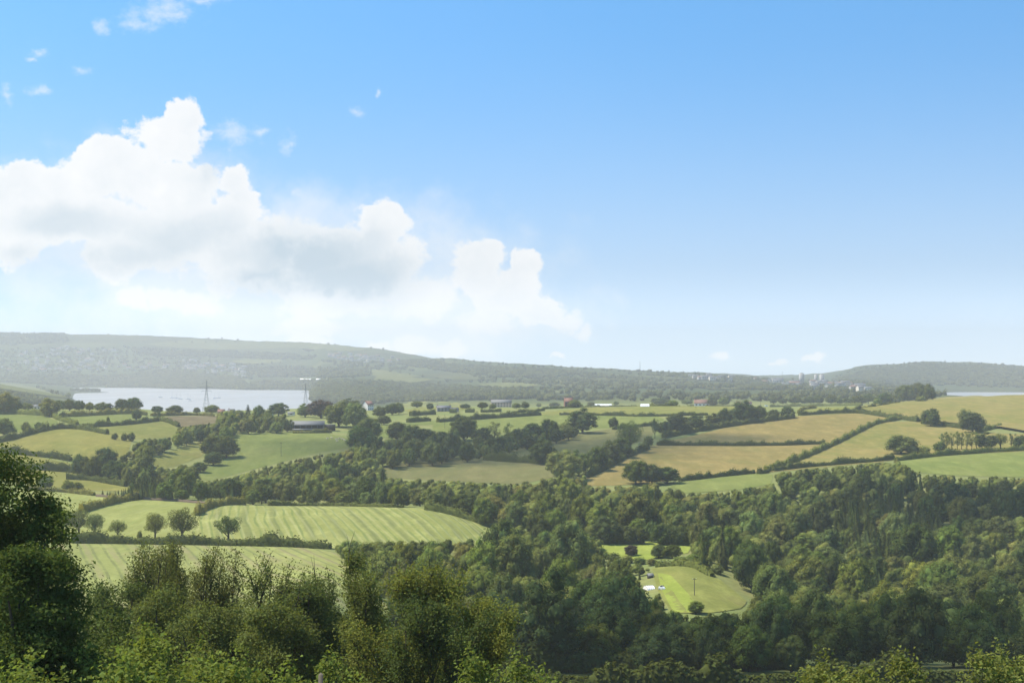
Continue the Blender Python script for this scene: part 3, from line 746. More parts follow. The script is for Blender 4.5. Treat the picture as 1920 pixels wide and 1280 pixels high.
for i, (x, y, h, w, lb) in enumerate([(1238,759,13,30,'wide bushy tree beside the polytunnels on the ridge'),(1288,758,9,24,'low scrubby tree left of the red roofed bungalow'),(1336,761,17,19,'dark round tree at the bungalow gable end'),(1357,760,15,18,'green garden tree right of the red roofed bungalow'),(1364,759,16,8,'narrow upright tree right of the red roofed bungalow'),(1078,764,15,24,'garden tree in front of the red brick house'),(1040,763,9,18,'low tree left of the red brick house'),(1010,763,8,11,'small bush tree alone on the ridge line'),(985,766,13,17,'rounder of two small trees by the peach terrace'),(968,766,11,14,'smaller of two small trees by the peach terrace'),(806,768,12,14,'tall pale poplar by the grey farm roofs'),(1155,759,7,9,'tiny tree between the two polytunnels')]):
    T(x, y, h, w, 'wood', 'mid' if i % 2 else 'dark', lb)
for i, (x, y, h, w, tn) in enumerate([(782,764,12,20,'mid'),(905,766,13,18,'dark'),(924,767,10,14,'mid'),(1108,762,9,16,'dark'),(1262,761,11,18,'mid'),(872,766,9,16,'dark')]):
    T(x, y, h, w, 'wood', tn, ['tree above the clipped hedges right of the gabled house','dark tree left of the peach terrace','low green tree touching the peach terrace','low dark tree left of the long polytunnel','green tree right of the short polytunnel','low dark tree right of the grey farmhouse'][i])
# clearings in the valley
T(1183,1042,20,26,'wood','copper','reddish leaved small tree in the valley pasture')
T(1235,1046,26,30,'wood','dark','left of two round dark trees at the valley pasture edge')
T(1260,1046,24,30,'wood','dark','right of two round dark trees at the valley pasture edge')
for i, x in enumerate((1135, 1155, 1178, 1200)): T(x, 1020, [52,40,34,32][i], [46,36,34,30][i], 'wood', 'dark', ['tallest','second','third','last'][i] + ' dark tree in the line behind the valley pasture left of the gap')
for i, x in enumerate((1243, 1268, 1295)): T(x, 1022, 38, 36, 'wood', 'dark', ['first','second','third'][i] + ' dark tree in the line behind the valley pasture right of the gap')
for i, (x, y, h, w, tn) in enumerate([(1150,1052,16,26,'mid'),(1175,1056,15,28,'pale'),(1200,1058,14,24,'mid'),(1222,1060,13,22,'olive'),(1275,1056,13,28,'pale'),(1300,1054,16,28,'mid'),(1322,1062,18,30,'dark'),(1345,1075,18,30,'mid'),(1165,1066,18,26,'dark'),(1196,1072,16,22,'mid')]):
    T(x, y, h, w, 'shrub', tn, ORD0[i] + ' scrub bush from left between the valley pasture and the clearing', 'bush')
T(1305,1150,24,26,'wood','mid','bushy young tree at the bottom of the polytunnel clearing')
T(1715,1078,98,78,'wood','dark','great dark domed conifer in the right hand valley wood','conifer_tree')
T(1716,1105,34,20,'conifer','dark','small dark spire below the great domed conifer','conifer_tree')
T(1645,1112,58,40,'conifer','dark','dark pointed conifer left of the great domed one','conifer_tree')
T(474,946,30,26,'wood','mid','round tree alone at the back hedge of the striped field')
# ------------------------------------------------------------------ woods
W1 = [(225,872),(255,845),(330,826),(350,840),(300,850),(290,868),(300,892),(345,900),(372,905),(300,925),(240,912),(215,900)]
W1B = [(355,792),(420,790),(470,792),(540,800),(540,812),(440,815),(425,835),(345,836),(330,815)]
W2 = [(372,912),(440,900),(540,880),(660,852),(725,880),(740,905),(1040,912),(1110,918),(1262,935),(1285,1012),(1300,1030),(1120,1016),(1110,1060),(960,1012),(870,968),(790,952),(440,944),(250,938),(300,920)]
W3 = [(640,1036),(720,1042),(900,1036),(990,1035),(1110,1060),(1190,1060),(1240,1085),(1250,1160),(1400,1170),(1430,1130),(1300,1055),(1285,1010),(1265,940),(1300,932),(1440,925),(1470,895),(1570,881),(1685,877),(1740,903),(2100,906),(2100,1330),(900,1330),(620,1330)]
W4 = [(545,872),(600,858),(655,846),(700,830),(745,838),(930,842),(985,826),(1080,815),(1080,822),(1000,842),(930,852),(880,868),(740,880),(700,872),(640,872)]
CONI = [(1575,985),(1640,950),(1730,955),(1770,1010),(1700,1090),(1640,1075),(1560,1030)]
CONI2 = [(180,938),(330,938),(330,918),(200,925)]
N_ = 90000
Yc = np.sqrt(rng.uniform(262**2, 1320**2, N_)); Uc = rng.uniform(-0.40, 0.42, N_)
Xc = Uc*Yc; Zc = terr(Xc, Yc)
pxc, pyc = project(Xc, Yc, Zc)
inw = np.zeros(N_, bool)
for p in (W1, W1B, W2, W3, W4): inw |= inside(pxc, pyc, p)
conif = (inside(pxc, pyc, CONI) & (rng.random(N_) < 0.6)) | (rng.random(N_) < 0.012) | inside(pxc, pyc, CONI2)
inw |= inside(pxc, pyc, CONI2)
cand = np.nonzero(inw)[0]
grid = {}
def far_enough(x, y, rad):
    gx, gy = int(x//16), int(y//16)
    for a in range(gx-1, gx+2):
        for b in range(gy-1, gy+2):
            for (qx, qy, qr) in grid.get((a, b), ()):
                if math.hypot(x-qx, y-qy) < (rad+qr)*0.5: return False
    return True
for t in LISTED: grid.setdefault((int(t['P'][0]//16), int(t['P'][1]//16)), []).append((t['P'][0], t['P'][1], t['w']*0.9))
KEEPS = KEEP + [[(1185,1022),(1290,1022),(1300,1062),(1236,1068),(1190,1052)], [(1203,1078),(1240,1078),(1240,1108),(1203,1108)], [(1592,1084),(1618,1084),(1618,1103),(1592,1103)]]
WOOD = []
def clear_of_fields(X, Y, Z, w, h):
    xs, ys = [], []
    for dx, dz in ((0, 1.0), (-0.3, 0.87), (0.3, 0.87), (0, 0.8), (0, 0.6), (0, 0.4), (0, 0.2), (-0.25, 0.7), (0.25, 0.7), (-0.45, 0.5), (0.45, 0.5), (-0.4, 0.25), (0.4, 0.25)):
        a, b = project(X + dx*w, Y, Z + dz*h); xs.append(a); ys.append(b)
    xs, ys = np.array(xs), np.array(ys); bad = 0
    for p in KEEPS: bad += inside(xs, ys, p).sum()
    return bad == 0
for c in cand:
    if pyc[c] > 1264 and pxc[c] > 880: continue
    w = rng.choice([rng.uniform(8, 12), rng.uniform(11, 16), rng.uniform(15, 20)], p=[0.35, 0.45, 0.2]); con = bool(conif[c])
    X, Y, Z = Xc[c], Yc[c], Zc[c]
    if Y > 800: w *= 0.85
    if con: w = rng.uniform(5.5, 8.5)
    h = w*rng.uniform(0.75, 1.4) if not con else rng.uniform(13, 19)
    if con and pxc[c] < 500: h *= 0.55; w *= 0.7
    if not far_enough(X, Y, w*0.86): continue
    for k in (1.0, 0.75, 0.55, 0.38, 0.25):
        if clear_of_fields(X, Y, Z, w*k, h*k): break
    else: continue
    w, h = w*k, h*k
    if k < 1 and not far_enough(X, Y, w*0.85): continue
    grid.setdefault((int(X//16), int(Y//16)), []).append((X, Y, w*0.86))
    WOOD.append(dict(P=np.array([X, Y, Z]), w=w, h=h, con=con, px=pxc[c], py=pyc[c], small=k < 0.5))

# what of each tree the camera sees: front to back over a half size raster
TERRD = np.full((640, 480), 1e9)
for ci in range(480):
    a = (ci*4 + 2 - 960)/F
    zt = terr(a*MY, MY); _, yy = project(a*MY, MY, zt)
    rm = np.minimum.accumulate(yy)
    rows = np.arange(640)*2 + 1.0
    k = np.searchsorted(-rm, -rows); TERRD[:, ci] = np.where(k < len(MY), MY[np.minimum(k, len(MY)-1)], 1e9)
occ = np.zeros((640, 960), bool)
for t in sorted(WOOD + LISTED, key=lambda t: t['P'][1]):
    X, Y, Z = t['P']; cx, cy = project(X, Y, Z + t['h']*0.55); rx = max(0.6, t['w']*0.44*F/Y/2); ry = max(0.6, t['h']*0.42*F/Y/2)
    x0, x1 = int(max(0, cx/2-rx)), int(min(959, cx/2+rx+1)); y0, y1 = int(max(0, cy/2-ry)), int(min(639, cy/2+ry+1))
    t['vis'] = 0
    if x1 <= x0 or y1 <= y0: continue
    gx, gy = np.meshgrid(np.arange(x0, x1), np.arange(y0, y1))
    e = (((gx+.5-cx/2)/rx)**2 + ((gy+.5-cy/2)/ry)**2 < 1) & (TERRD[gy, gx//2] > Y - 15)
    t['vis'] = int((e & ~occ[gy, gx]).sum()); occ[gy[e], gx[e]] = True

ZONES = [(640,1060,'sunlit wood beside the striped field corner'),(760,1070,'sunlit young wood behind the yellowish feathery trees'),(880,1060,'sunlit wood under the end of the striped field'),
 (1000,1060,'wood below the curved end of the striped field'),(1000,1140,'slope wood midway between striped field and bottom edge'),(1120,1090,'wood left of the valley pasture and clearing'),
 (1150,1160,'wood just below and left of the polytunnel'),(1000,1220,'shaded wood at the bottom centre'),(1150,1240,'shaded wood at the bottom under the clearing'),
 (1320,1200,'shaded wood in front of the polytunnel clearing'),(1330,1260,'darkest bottom belt in front of the clearing'),(1480,1210,'shaded wood below the white van'),(1500,1265,'bottom belt behind the pale bottom sprigs'),
 (1650,1210,'shaded wood along the lower right'),(1680,1265,'bottom belt at the lower right'),(1850,1210,'shaded wood in the lower right corner'),(1860,1265,'bottom belt in the right corner'),
 (1450,1120,'sunlit wood right of the polytunnel clearing'),(1560,1110,'sunlit wood around the white van'),(1440,1020,'sunlit wood above the polytunnel clearing'),(1540,1030,'sunlit bank above the white van'),
 (1380,970,'wood below the small green hedged field'),(1500,950,'top of the wood under the hay fields'),(1600,920,'top of the wood under the spreading oak'),(1680,1130,'sunlit valley bottom under the domed conifer'),
 (1800,1130,'sunlit wood at the valley bottom right'),(1890,1130,'sunlit wood at the frame edge in the valley'),(1800,1040,'dark slope right of the domed conifer'),(1890,1040,'dark slope at the right frame edge'),
 (1760,950,'dark wood under the bottom right pasture'),(1880,950,'dark wood at the right under the pasture'),(1180,980,'wood above the valley pasture'),(1080,980,'wood in the centre above the striped field end'),
 (960,980,'wood beside the curved end hedge'),(1280,970,'wood under the dark pair below the hay field'),(850,940,'wood behind the striped field, right end'),(720,930,'wood behind the middle of the striped field'),
 (560,925,'wood behind the left of the striped field'),(420,925,'wood below the dogleg green pasture'),(280,900,'wood between the left meadows and dogleg pasture'),(300,840,'copse above the dogleg pasture'),
 (430,810,'copse left of the cattle barn'),(640,865,'shaded belt under the cow pasture'),(800,860,'shaded belt above the rough field'),(950,850,'shaded belt near the square dark tree'),(1040,940,'wood under the big pale domed tree')]
ORD = 'first second third fourth fifth sixth seventh eighth ninth tenth eleventh twelfth thirteenth fourteenth fifteenth sixteenth seventeenth eighteenth nineteenth twentieth'.split()

WOOD = [t for t in WOOD if t['vis'] > 0 or rng.random() < 0.25]
brd = sorted([t for t in WOOD if not t['con']], key=lambda t: -t['vis'])
con = [t for t in WOOD if t['con'] and t['vis'] > 2]
indiv, rest = brd[:300], brd[300:]
bins = {}
for t in indiv + con:
    z = min(ZONES, key=lambda q: (q[0]-t['px'])**2 + (2.0*(q[1]-t['py']))**2)
    t['zone'] = z[2]
    bx = t['px']
    shade_tone = 'dark' if (t['px'] > 1480 and t['py'] < 1010) or t['py'] > 1230 else None
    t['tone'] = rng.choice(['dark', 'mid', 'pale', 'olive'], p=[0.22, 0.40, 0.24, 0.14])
    if shade_tone and rng.random() < 0.6: t['tone'] = 'dark'  # shade put into foliage colour: crowns in darker parts mostly take the dark tone
    if t['py'] > 1150 and t['tone'] in ('pale', 'olive'): t['tone'] = 'mid'  # no light crowns in the shaded bottom wood, its shade is toned in
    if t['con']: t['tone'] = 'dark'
    bins.setdefault((t['zone'], t['tone'], t['con']), []).append(t)
for (zone, tone, cn), lst in bins.items():
    lst.sort(key=lambda t: t['px'])
    word = {'dark': 'dark', 'mid': 'mid green', 'pale': 'pale green', 'olive': 'olive'}[tone] + (' conifer' if cn else ' tree')
    for i, t in enumerate(lst):
        t['label'] = ('only ' + word + ' in ' if len(lst) == 1 else ORD[min(i, 19)] + ' ' + word + ' from left in ') + zone
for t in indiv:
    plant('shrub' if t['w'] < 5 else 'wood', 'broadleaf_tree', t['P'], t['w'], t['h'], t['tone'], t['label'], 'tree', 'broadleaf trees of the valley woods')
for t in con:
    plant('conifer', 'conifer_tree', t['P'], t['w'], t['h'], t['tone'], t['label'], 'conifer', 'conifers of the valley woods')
for t in LISTED:
    cat = {'sapling': 'sapling', 'shrub': 'shrub', 'bush': 'bush', 'oak_tree': 'oak tree', 'conifer_tree': 'conifer', 'birch_tree': 'birch tree'}.get(t['name'], 'tree')
    plant(t['kind'], t['name'], t['P'], t['w'], t['h'], t['tone'], t['label'], cat, t['group'])

def cheap_tree(mb, r, P, w, h, col, n=9, per=26, size=(0.8, 1.7)):
    C, Rd = lobes(r, n, w, h, 0.5, (0.2, 0.3)); 
    V, Q = lobe_cards(r, C, Rd, per, (size[0]*w/13, size[1]*w/13), keep_in=0.6); mb.add(V + P, Q, 0, col)
    Vi, Fi = ICO1
    for c, q in zip(C, Rd): mb.add(P + c + Vi*q*0.72, Fi, 0, col)
def tone_of(r, p=(0.35, 0.4, 0.15, 0.1)):
    return np.array(TONES[r.choice(['dark', 'mid', 'pale', 'olive'], p=p)])*r.uniform(0.85, 1.15)
mb = MB()
for t in rest: cheap_tree(mb, rng, t['P'], t['w'], t['h'], tone_of(rng), 14, 55, (0.5, 1.1))
print('trees: individual', len(indiv), 'conifers', len(con), 'listed', len(LISTED), 'rest', len(rest))
tag(mb.build('woodland', M_LEAFA), kind='stuff')

# far woods across the estuary: one mass of crowns on the hills
mb = MB(); r = np.random.default_rng(11)
FARW = [ ([(-60,655),(200,652),(340,668),(480,686),(560,690),(480,712),(300,696),(100,702),(-60,704)], 42), ([(880,700),(1100,700),(1340,722),(1440,730),(1100,728),(900,716)], 40), ([(583,734),(640,728),(720,735),(720,757),(583,757)], 13), ([(200,722),(290,699),(440,707),(478,730),(400,730),(200,726)], 15), ([(1560,716),(1640,692),(1740,684),(1900,688),(1960,696),(1960,712),(1700,712)], 22),
  # px polygons of woodland, spacing in m
 ([(-80,735),(-10,737),(60,748),(95,757),(60,760),(-80,760)], 13),
 ([(40,716),(110,722),(220,736),(218,733),(110,717)], 30),([(100,739),(160,750),(120,744),(60,724)], 20),([(130,733),(222,735),(160,731)], 18),
 ([(-60,706),(100,703),(240,704),(270,700),(300,694),(440,706),(465,728),(480,729),(400,729),(270,725),(150,724),(0,716),(-60,715)], 17),
 ([(-60,625),(120,626),(130,640),(60,646),(-60,650)], 20),
 ([(230,650),(330,656),(470,660),(600,668),(580,676),(440,672),(260,664)], 20),
 ([(440,690),(560,688),(690,694),(700,704),(640,709),(560,708),(470,706)], 22),
 ([(470,716),(560,714),(700,716),(790,722),(1010,735),(1000,748),(700,755),(588,755),(588,733),(470,731)], 17),
 ([(800,675),(860,684),(940,690),(1100,698),(1060,706),(940,708),(860,700),(790,690),(730,680)], 15),
 ([(600,676),(730,680),(800,700),(740,694),(640,690)], 40),
 ([(920,735),(1180,736),(1320,742),(1600,735),(1780,742),(1700,755),(1300,752),(920,752)], 36),
 ([(1090,698),(1300,706),(1440,712),(1440,724),(1350,716),(1200,702)], 18),
 ([(1340,722),(1560,724),(1700,727),(1700,733),(1400,732)], 24),
 ([(1560,714),(1640,690),(1740,683),(1900,687),(1960,694),(1960,728),(1700,722),(1600,724)], 20),
]
for poly, spc in FARW:
    xs = [p[0] for p in poly]; ys = [p[1] for p in poly]; m0 = 0
    pts = [hit(x, y, 1650) for x, y in dense(poly, 20)]; pts = [p for p in pts if p is not None]
    A = np.array(pts)[:, :2]; lo, hi = A.min(0), A.max(0)
    n = int(min(14000, (hi-lo).prod()/spc**2*0.9))
    q = r.uniform(lo, hi, (n, 2)); zz = terr(q[:, 0], q[:, 1]); a, b = project(q[:, 0], q[:, 1], zz)
    ok = inside(a, b, poly) & (zz > 1)
    for (x, y), z in zip(q[ok], zz[ok]):
        w = r.uniform(11, 22)*(1.15 if y > 5000 else 1); h = r.uniform(8, 15)
        C, Rd = lobes(r, 6, w, h, 0.0, (0.22, 0.32)); V, Q = lobe_cards(r, C, Rd, 10, (2.5, 4.5), keep_in=0.5)
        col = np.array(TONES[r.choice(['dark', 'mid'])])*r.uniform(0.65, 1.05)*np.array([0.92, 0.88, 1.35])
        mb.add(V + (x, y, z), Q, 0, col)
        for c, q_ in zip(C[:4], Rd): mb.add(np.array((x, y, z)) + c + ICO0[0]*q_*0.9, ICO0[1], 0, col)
# hedge lines and skyline trees of the far hills
for line, spc in [([(130,626),(280,626),(380,630),(470,635),(600,644),(700,652),(760,663)], 60), ([(640,690),(720,694),(800,707)], 45), ([(700,712),(780,720),(860,714)], 50), ([(300,641),(480,640)], 60), ([(440,685),(540,680)], 40),
                  ([(820,673),(960,684),(1100,692),(1250,698),(1440,711)], 26), ([(880,716),(960,716),(1020,712)], 30), ([(1020,712),(1120,706),(1260,712),(1350,722)], 40), ([(1040,727),(1190,730),(1300,731)], 30), ([(1440,712),(1480,712),(1560,716)], 34),
                  ([(1560,710),(1600,693),(1640,686),(1700,681),(1780,680),(1850,682),(1940,689)], 24), ([(850,735),(960,728),(1100,733)], 28), ([(10,712),(50,715)], 30)]:
    for (x0, y0), (x1, y1) in zip(line, line[1:]):
        n = max(2, int(abs(x1-x0)/F*6500/spc))
        for i in range(n):
            t_ = (i + r.uniform(0, 1))/n; x = x0 + (x1-x0)*t_; y = y0 + (y1-y0)*t_ + r.normal(0, 0.7) + 1.0
            p = hit(x, y, 1900) 
            if p is None: p = hit(x, y + 3, 1900)
            if p is None or p[2] < 1: continue
            w = r.uniform(10, 24); h = r.uniform(6, 14); C, Rd = lobes(r, 6, w, h, 0.0, (0.22, 0.32)); V, Q = lobe_cards(r, C, Rd, 10, (2.5, 4.5), keep_in=0.5)
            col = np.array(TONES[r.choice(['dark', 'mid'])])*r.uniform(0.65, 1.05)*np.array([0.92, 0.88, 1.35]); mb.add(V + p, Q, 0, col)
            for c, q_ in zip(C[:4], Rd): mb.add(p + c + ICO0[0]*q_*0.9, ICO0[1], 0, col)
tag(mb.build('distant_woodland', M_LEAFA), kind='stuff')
# ------------------------------------------------------------------ hedges
HEDGES = [
 ([(-40,837),(0,829),(30,823),(60,813),(100,804),(150,804),(205,815)], 3.6, 'dark', 'arching dark hedge over the domed yellow meadow'),
 ([(98,781),(112,788),(145,797)], 3.2, 'mid', 'short hedge running down from the round olive tree'),
 ([(145,800),(180,801),(240,796),(300,789)], 3.2, 'dark', 'dark hedge under the small bright pasture'),
 ([(298,788),(318,793),(335,801)], 3.0, 'dark', 'short hedge at the corner of the brown field'),
 ([(-40,776),(30,776),(92,780)], 4.6, 'mid', 'thick hedge along the top of the leftmost bright pasture'),
 ([(108,782),(140,781),(240,775),(280,779)], 4.2, 'olive', 'pale bushy hedge along the top of the small bright pasture'),
 ([(280,780),(360,778),(405,781)], 2.6, 'olive', 'low hedge above the brown field'),
 ([(0,848),(60,854),(100,858),(138,865)], 3.6, 'dark', 'hedge along the lower side of the domed yellow meadow'),
 ([(20,876),(80,881),(135,885),(210,899)], 4.6, 'dark', 'tall dark hedge between the two lowest left meadows'),
 ([(130,1018),(260,1020),(340,1021),(450,1023),(540,1025),(626,1029)], 3.4, 'dark', 'long dark hedge carrying the oaks across the striped field'),
 ([(148,962),(190,950),(230,940),(265,935)], 3.4, 'olive', 'wide olive hedge bank between two striped fields'),
 ([(366,970),(378,958),(398,950),(430,946),(462,947)], 3.2, 'olive', 'curved olive hedge bank in the striped field'),
 ([(40,918),(120,923),(180,930)], 2.2, 'olive', 'low pale hedge along the back of the far striped field'),
 ([(500,948),(640,949),(760,952)], 1.6, 'mid', 'low green hedge along the back of the large striped field'),
 ([(795,955),(835,962),(870,972),(930,992),(990,1020)], 3.2, 'mid', 'curving hedge round the end of the large striped field'),
 ([(1228,835),(1400,836),(1475,835),(1550,832)], 3.4, 'dark', 'straight dark hedge between the two hay fields'),
 ([(1432,886),(1500,862),(1560,836),(1580,826),(1640,795),(1690,786)], 3.6, 'mid', 'long diagonal hedge climbing between the hay fields'),
 ([(1495,779),(1560,775),(1610,774),(1660,782),(1690,786),(1725,792)], 4.0, 'dark', 'thick hedge under the hilltop hay field'),
 ([(1725,794),(1770,799),(1820,806)], 4.0, 'dark', 'hedge from the round dark oak to the dark tree'),
 ([(1832,811),(1855,805),(1876,801)], 3.6, 'mid', 'short pale hedge end under the hilltop hay field'),
 ([(1445,884),(1500,877),(1560,872),(1660,864),(1680,860)], 3.2, 'dark', 'hedge along the bottom of the right hay field'),
 ([(1676,865),(1750,856),(1850,848),(1960,843)], 3.6, 'mid', 'hedge along the top of the bottom right pasture'),
 ([(1270,903),(1350,894),(1418,887)], 3.2, 'dark', 'hedge under the lower hay field left of the gate gap'),
 ([(1421,889),(1440,886)], 3.0, 'dark', 'short hedge piece right of the gate gap'),
 ([(817,792),(900,786),(960,782),(1016,778)], 4.4, 'dark', 'long clipped hedge on the ridge beside the white car'),
 ([(764,792),(806,789)], 4.2, 'dark', 'clipped hedge piece left of the ridge gateway'),
 ([(770,780),(790,778),(816,777)], 4.4, 'dark', 'clipped block of garden hedge right of the gabled house'),
 ([(843,774),(856,774)], 4.4, 'dark', 'small square clipped hedge block on the ridge'),
 ([(872,773),(890,773)], 4.4, 'dark', 'second square clipped hedge block on the ridge'),
 ([(902,773),(940,772)], 3.6, 'dark', 'longer clipped hedge block below the peach terrace'),
 ([(960,775),(995,772),(1020,770)], 2.6, 'dark', 'low hedge at the left end of the ridge top field'),
 ([(1015,767),(1100,763),(1250,761),(1330,761),(1400,762)], 2.2, 'mid', 'low hedge behind the ridge top field'),
 ([(1045,778),(1100,778),(1200,781),(1330,778)], 3.0, 'dark', 'long dark hedge in front of the ridge top field'),
 ([(1600,770),(1640,765),(1690,757)], 3.0, 'dark', 'skyline hedge leading up to the hilltop copse'),
 ([(1440,763),(1490,762),(1560,761),(1620,760)], 3.4, 'mid', 'bushy hedge under the skyline trees'),
 ([(1496,775),(1506,768),(1530,765)], 2.4, 'olive', 'pale hedge round the small olive pasture'),
 ([(905,862),(960,866),(1000,868),(1036,872)], 6.0, 'dark', 'tall dark hedge along the top of the shaded rough field'),
 ([(940,846),(1000,830),(1040,824)], 3.0, 'dark', 'hedge under the shaded upper field'),
 ([(1145,806),(1200,800),(1232,797)], 3.0, 'dark', 'hedge along the bottom of the bright ridge pasture'),
 ([(1225,1012),(1190,1006),(1165,1002)], 2.4, 'pale', 'pale hedge behind the gap in the valley tree line'),
 ([(1240,822),(1300,810),(1365,800),(1430,791),(1492,784)], 4.2, 'dark', 'scrubby hedge under the tree row at the top of the hay field'),
 ([(1092,898),(1130,882),(1165,862),(1218,840)], 4.2, 'dark', 'scrubby hedge under the trees left of the lower hay field'),
 ([(1120,1020),(1170,1020),(1212,1019)], 4.0, 'dark', 'hedge under the valley tree line left of the gap'),
 ([(1232,1021),(1270,1022),(1310,1024)], 4.0, 'dark', 'hedge under the valley tree line right of the gap'),
 ([(1225,1064),(1260,1060),(1300,1063),(1340,1084)], 2.6, 'mid', 'scrubby hedge along the top of the polytunnel clearing'),
 ([(120,898),(170,900),(240,913)], 3.6, 'dark', 'scrubby hedge beneath the clump between the left meadows'),
 ([(545,812),(590,812),(625,811)], 2.4, 'olive', 'weedy hedge along the front of the cattle barn'),
 ([(860,1298),(1100,1300),(1400,1298),(1700,1296),(2000,1294)], 3.6, 'dark', 'low shaded hedge along the very bottom behind the bright sprigs'),
 ([(900,1258),(1100,1262),(1300,1258),(1500,1252)], 5.0, 'dark', 'unkempt shaded hedge across the bottom of the valley'),
]
for path, hh, tone, lab in HEDGES:
    pts = []
    for (x0, y0), (x1, y1) in zip(path, path[1:]):
        n = max(2, int(math.hypot(x1-x0, y1-y0)/8))
        for i in range(n + (1 if (x1, y1) == path[-1] else 0)):
            p = hit(x0+(x1-x0)*i/n, y0+(y1-y0)*i/n)
            if p is not None: pts.append(p)
    P = np.array(pts)
    k = np.array([1, 2, 3, 2, 1.])/9                                  # steady the line on the ground
    if len(P) > 8:
        Q = np.pad(P[:, :2], ((2, 2), (0, 0)), mode='edge'); P[:, :2] = sum(Q[i:i+len(P)]*k[i] for i in range(5))
    seg = np.linalg.norm(np.diff(P[:, :2], axis=0), axis=1); s = np.concatenate([[0], np.cumsum(seg)]); L = s[-1]
    n = max(4, int(L/2.0)); q = np.linspace(0, L, n)
    X, Y = np.interp(q, s, P[:, 0]), np.interp(q, s, P[:, 1]); Z = terr(X, Y)
    ox, oy = X.mean(), Y.mean(); oz = float(terr(ox, oy))
    Pm = np.column_stack([X-ox, Y-oy, Z-oz]); T_ = np.gradient(Pm, axis=0); T_[:, 2] = 0; T_ /= np.linalg.norm(T_, axis=1)[:, None] + 1e-9
    Nn = np.column_stack([-T_[:, 1], T_[:, 0], np.zeros(n)])
    hh *= 1.3; wid = 1.6*hh/4.0
    hv = hh*(0.85 + 0.22*np.sin(q*0.17 + ox) + 0.16*np.sin(q*0.61 + oy) + rng.uniform(-.1, .1, n))
    for _b in range(int(L/22)):
        hv *= 1 + rng.uniform(-0.35, 0.85)*np.exp(-((q - rng.uniform(0, L))/rng.uniform(1.5, 5))**2)
    hv = np.clip(hv, 0.6*hh, 1.45*hh)
    prof = [(-1, -0.3), (-0.95, 0.55), (-0.5, 0.95), (0.5, 0.95), (0.95, 0.55), (1, -0.3)]
    V = np.stack([Pm + Nn*(a*wid*0.8) + np.column_stack([np.zeros((n, 2)), hv*b*0.85]) for a, b in prof], 1).reshape(-1, 3)
    V += rng.normal(0, 0.12, V.shape); m_ = len(prof)
    i = np.arange(n-1)[:, None]*m_; kk = np.arange(m_-1)[None]
    mb = MB().add(V, np.stack([i+kk, i+kk+1, i+m_+kk+1, i+m_+kk], -1).reshape(-1, 4))
    nc = int(L*(15 if P[:, 1].mean() > 450 else 75)); t_ = rng.uniform(0, n-1.001, nc); j = t_.astype(int); fr = (t_-j)[:, None]
    c = Pm[j]*(1-fr) + Pm[j+1]*fr; Nj = Nn[j]
    th = rng.uniform(-0.25, math.pi + 0.25, nc); rr = rng.uniform(0.8, 1.12, nc)
    hj = hv[j]
    pos = c + Nj*(np.cos(th)*wid*rr)[:, None]; pos[:, 2] += np.maximum(0.05, 0.25*hj + np.sin(th)*hj*0.75*rr)
    nr = Nj*np.cos(th)[:, None] + np.column_stack([np.zeros((nc, 2)), np.sin(th)]) + rng.normal(0, 0.4, (nc, 3))
    V, Q = cards(pos, nr, rng.uniform(0.5, 1.3, nc), rng); mb.add(V, Q)
    o = mb.build('hedge', M_HEDGE); o.location = (ox, oy, oz)
    o.color = (*(np.array(TONES[tone])*rng.uniform(0.9, 1.1)), 1)
    tag(o, lab, 'hedge', 'field hedges')
# brown dead-bracken bank at the back of the striped fields
M_BANK = simple('dry bank', (0.12, 0.09, 0.06), 0.95, 0.1, 0.4, 0.3)
for path, lab in [([(180,931),(225,934),(268,937)], 'thin brown bank behind the striped field, left length'), ([(268,937),(330,940),(396,946)], 'thin brown bank behind the striped field, right length')]:
    P = np.array([hit(x0+(x1-x0)*i/6, y0+(y1-y0)*i/6) for (x0, y0), (x1, y1) in zip(path, path[1:]) for i in range(7)])
    n = len(P); mb = MB(); Nn = np.array([0, 1, 0])
    prof = [(-0.9, -0.3), (-0.5, 0.9), (0.2, 1.3), (0.9, 0.7), (1.2, -0.3)]
    V = np.stack([P + Nn*a + np.array([0, 0, 1])*b*rng.uniform(0.8, 1.3, (n, 1)) for a, b in prof], 1).reshape(-1, 3)
    i = np.arange(n-1)[:, None]*5; kk = np.arange(4)[None]
    o = mb.add(V, np.stack([i+kk, i+kk+1, i+5+kk+1, i+5+kk], -1).reshape(-1, 4)).build('earth_bank', M_BANK)
    tag(o, lab, 'earth bank')
# ------------------------------------------------------------------ buildings and other things
M_WHITE = simple('white render', (0.72, 0.70, 0.66), 0.8, 0.2, 0.1)
M_CREAM = simple('cream render', (0.62, 0.55, 0.44), 0.8, 0.2, 0.1)
M_PEACH = simple('peach render', (0.60, 0.42, 0.33), 0.85, 0.2, 0.12)
M_BRICK = simple('red brick', (0.20, 0.105, 0.08), 0.9, 0.15, 0.25, 1.2)
M_TILE = simple('red tiles', (0.17, 0.095, 0.072), 0.85, 0.2, 0.25, 1.0)
M_SLATE = simple('slate', (0.10, 0.10, 0.105), 0.6, 0.35, 0.25, 1.0)
M_GREYR = simple('grey sheet roof', (0.15, 0.15, 0.145), 0.85, 0.15, 0.2, 0.6)
M_STONE = simple('grey stone', (0.26, 0.245, 0.22), 0.9, 0.15, 0.25, 0.8)
M_DARKW = simple('dark timber', (0.045, 0.038, 0.032), 0.9, 0.1, 0.3, 1.0)
M_GLASS = simple('window glass', (0.03, 0.035, 0.04), 0.15, 0.6, 0.1)
M_STEEL = simple('galvanised steel', (0.16, 0.17, 0.18), 0.5, 0.4, 0.1, 1.0, 0.3)
M_POLY = simple('polythene', (0.78, 0.78, 0.77), 0.35, 0.5, 0.06, 0.5)
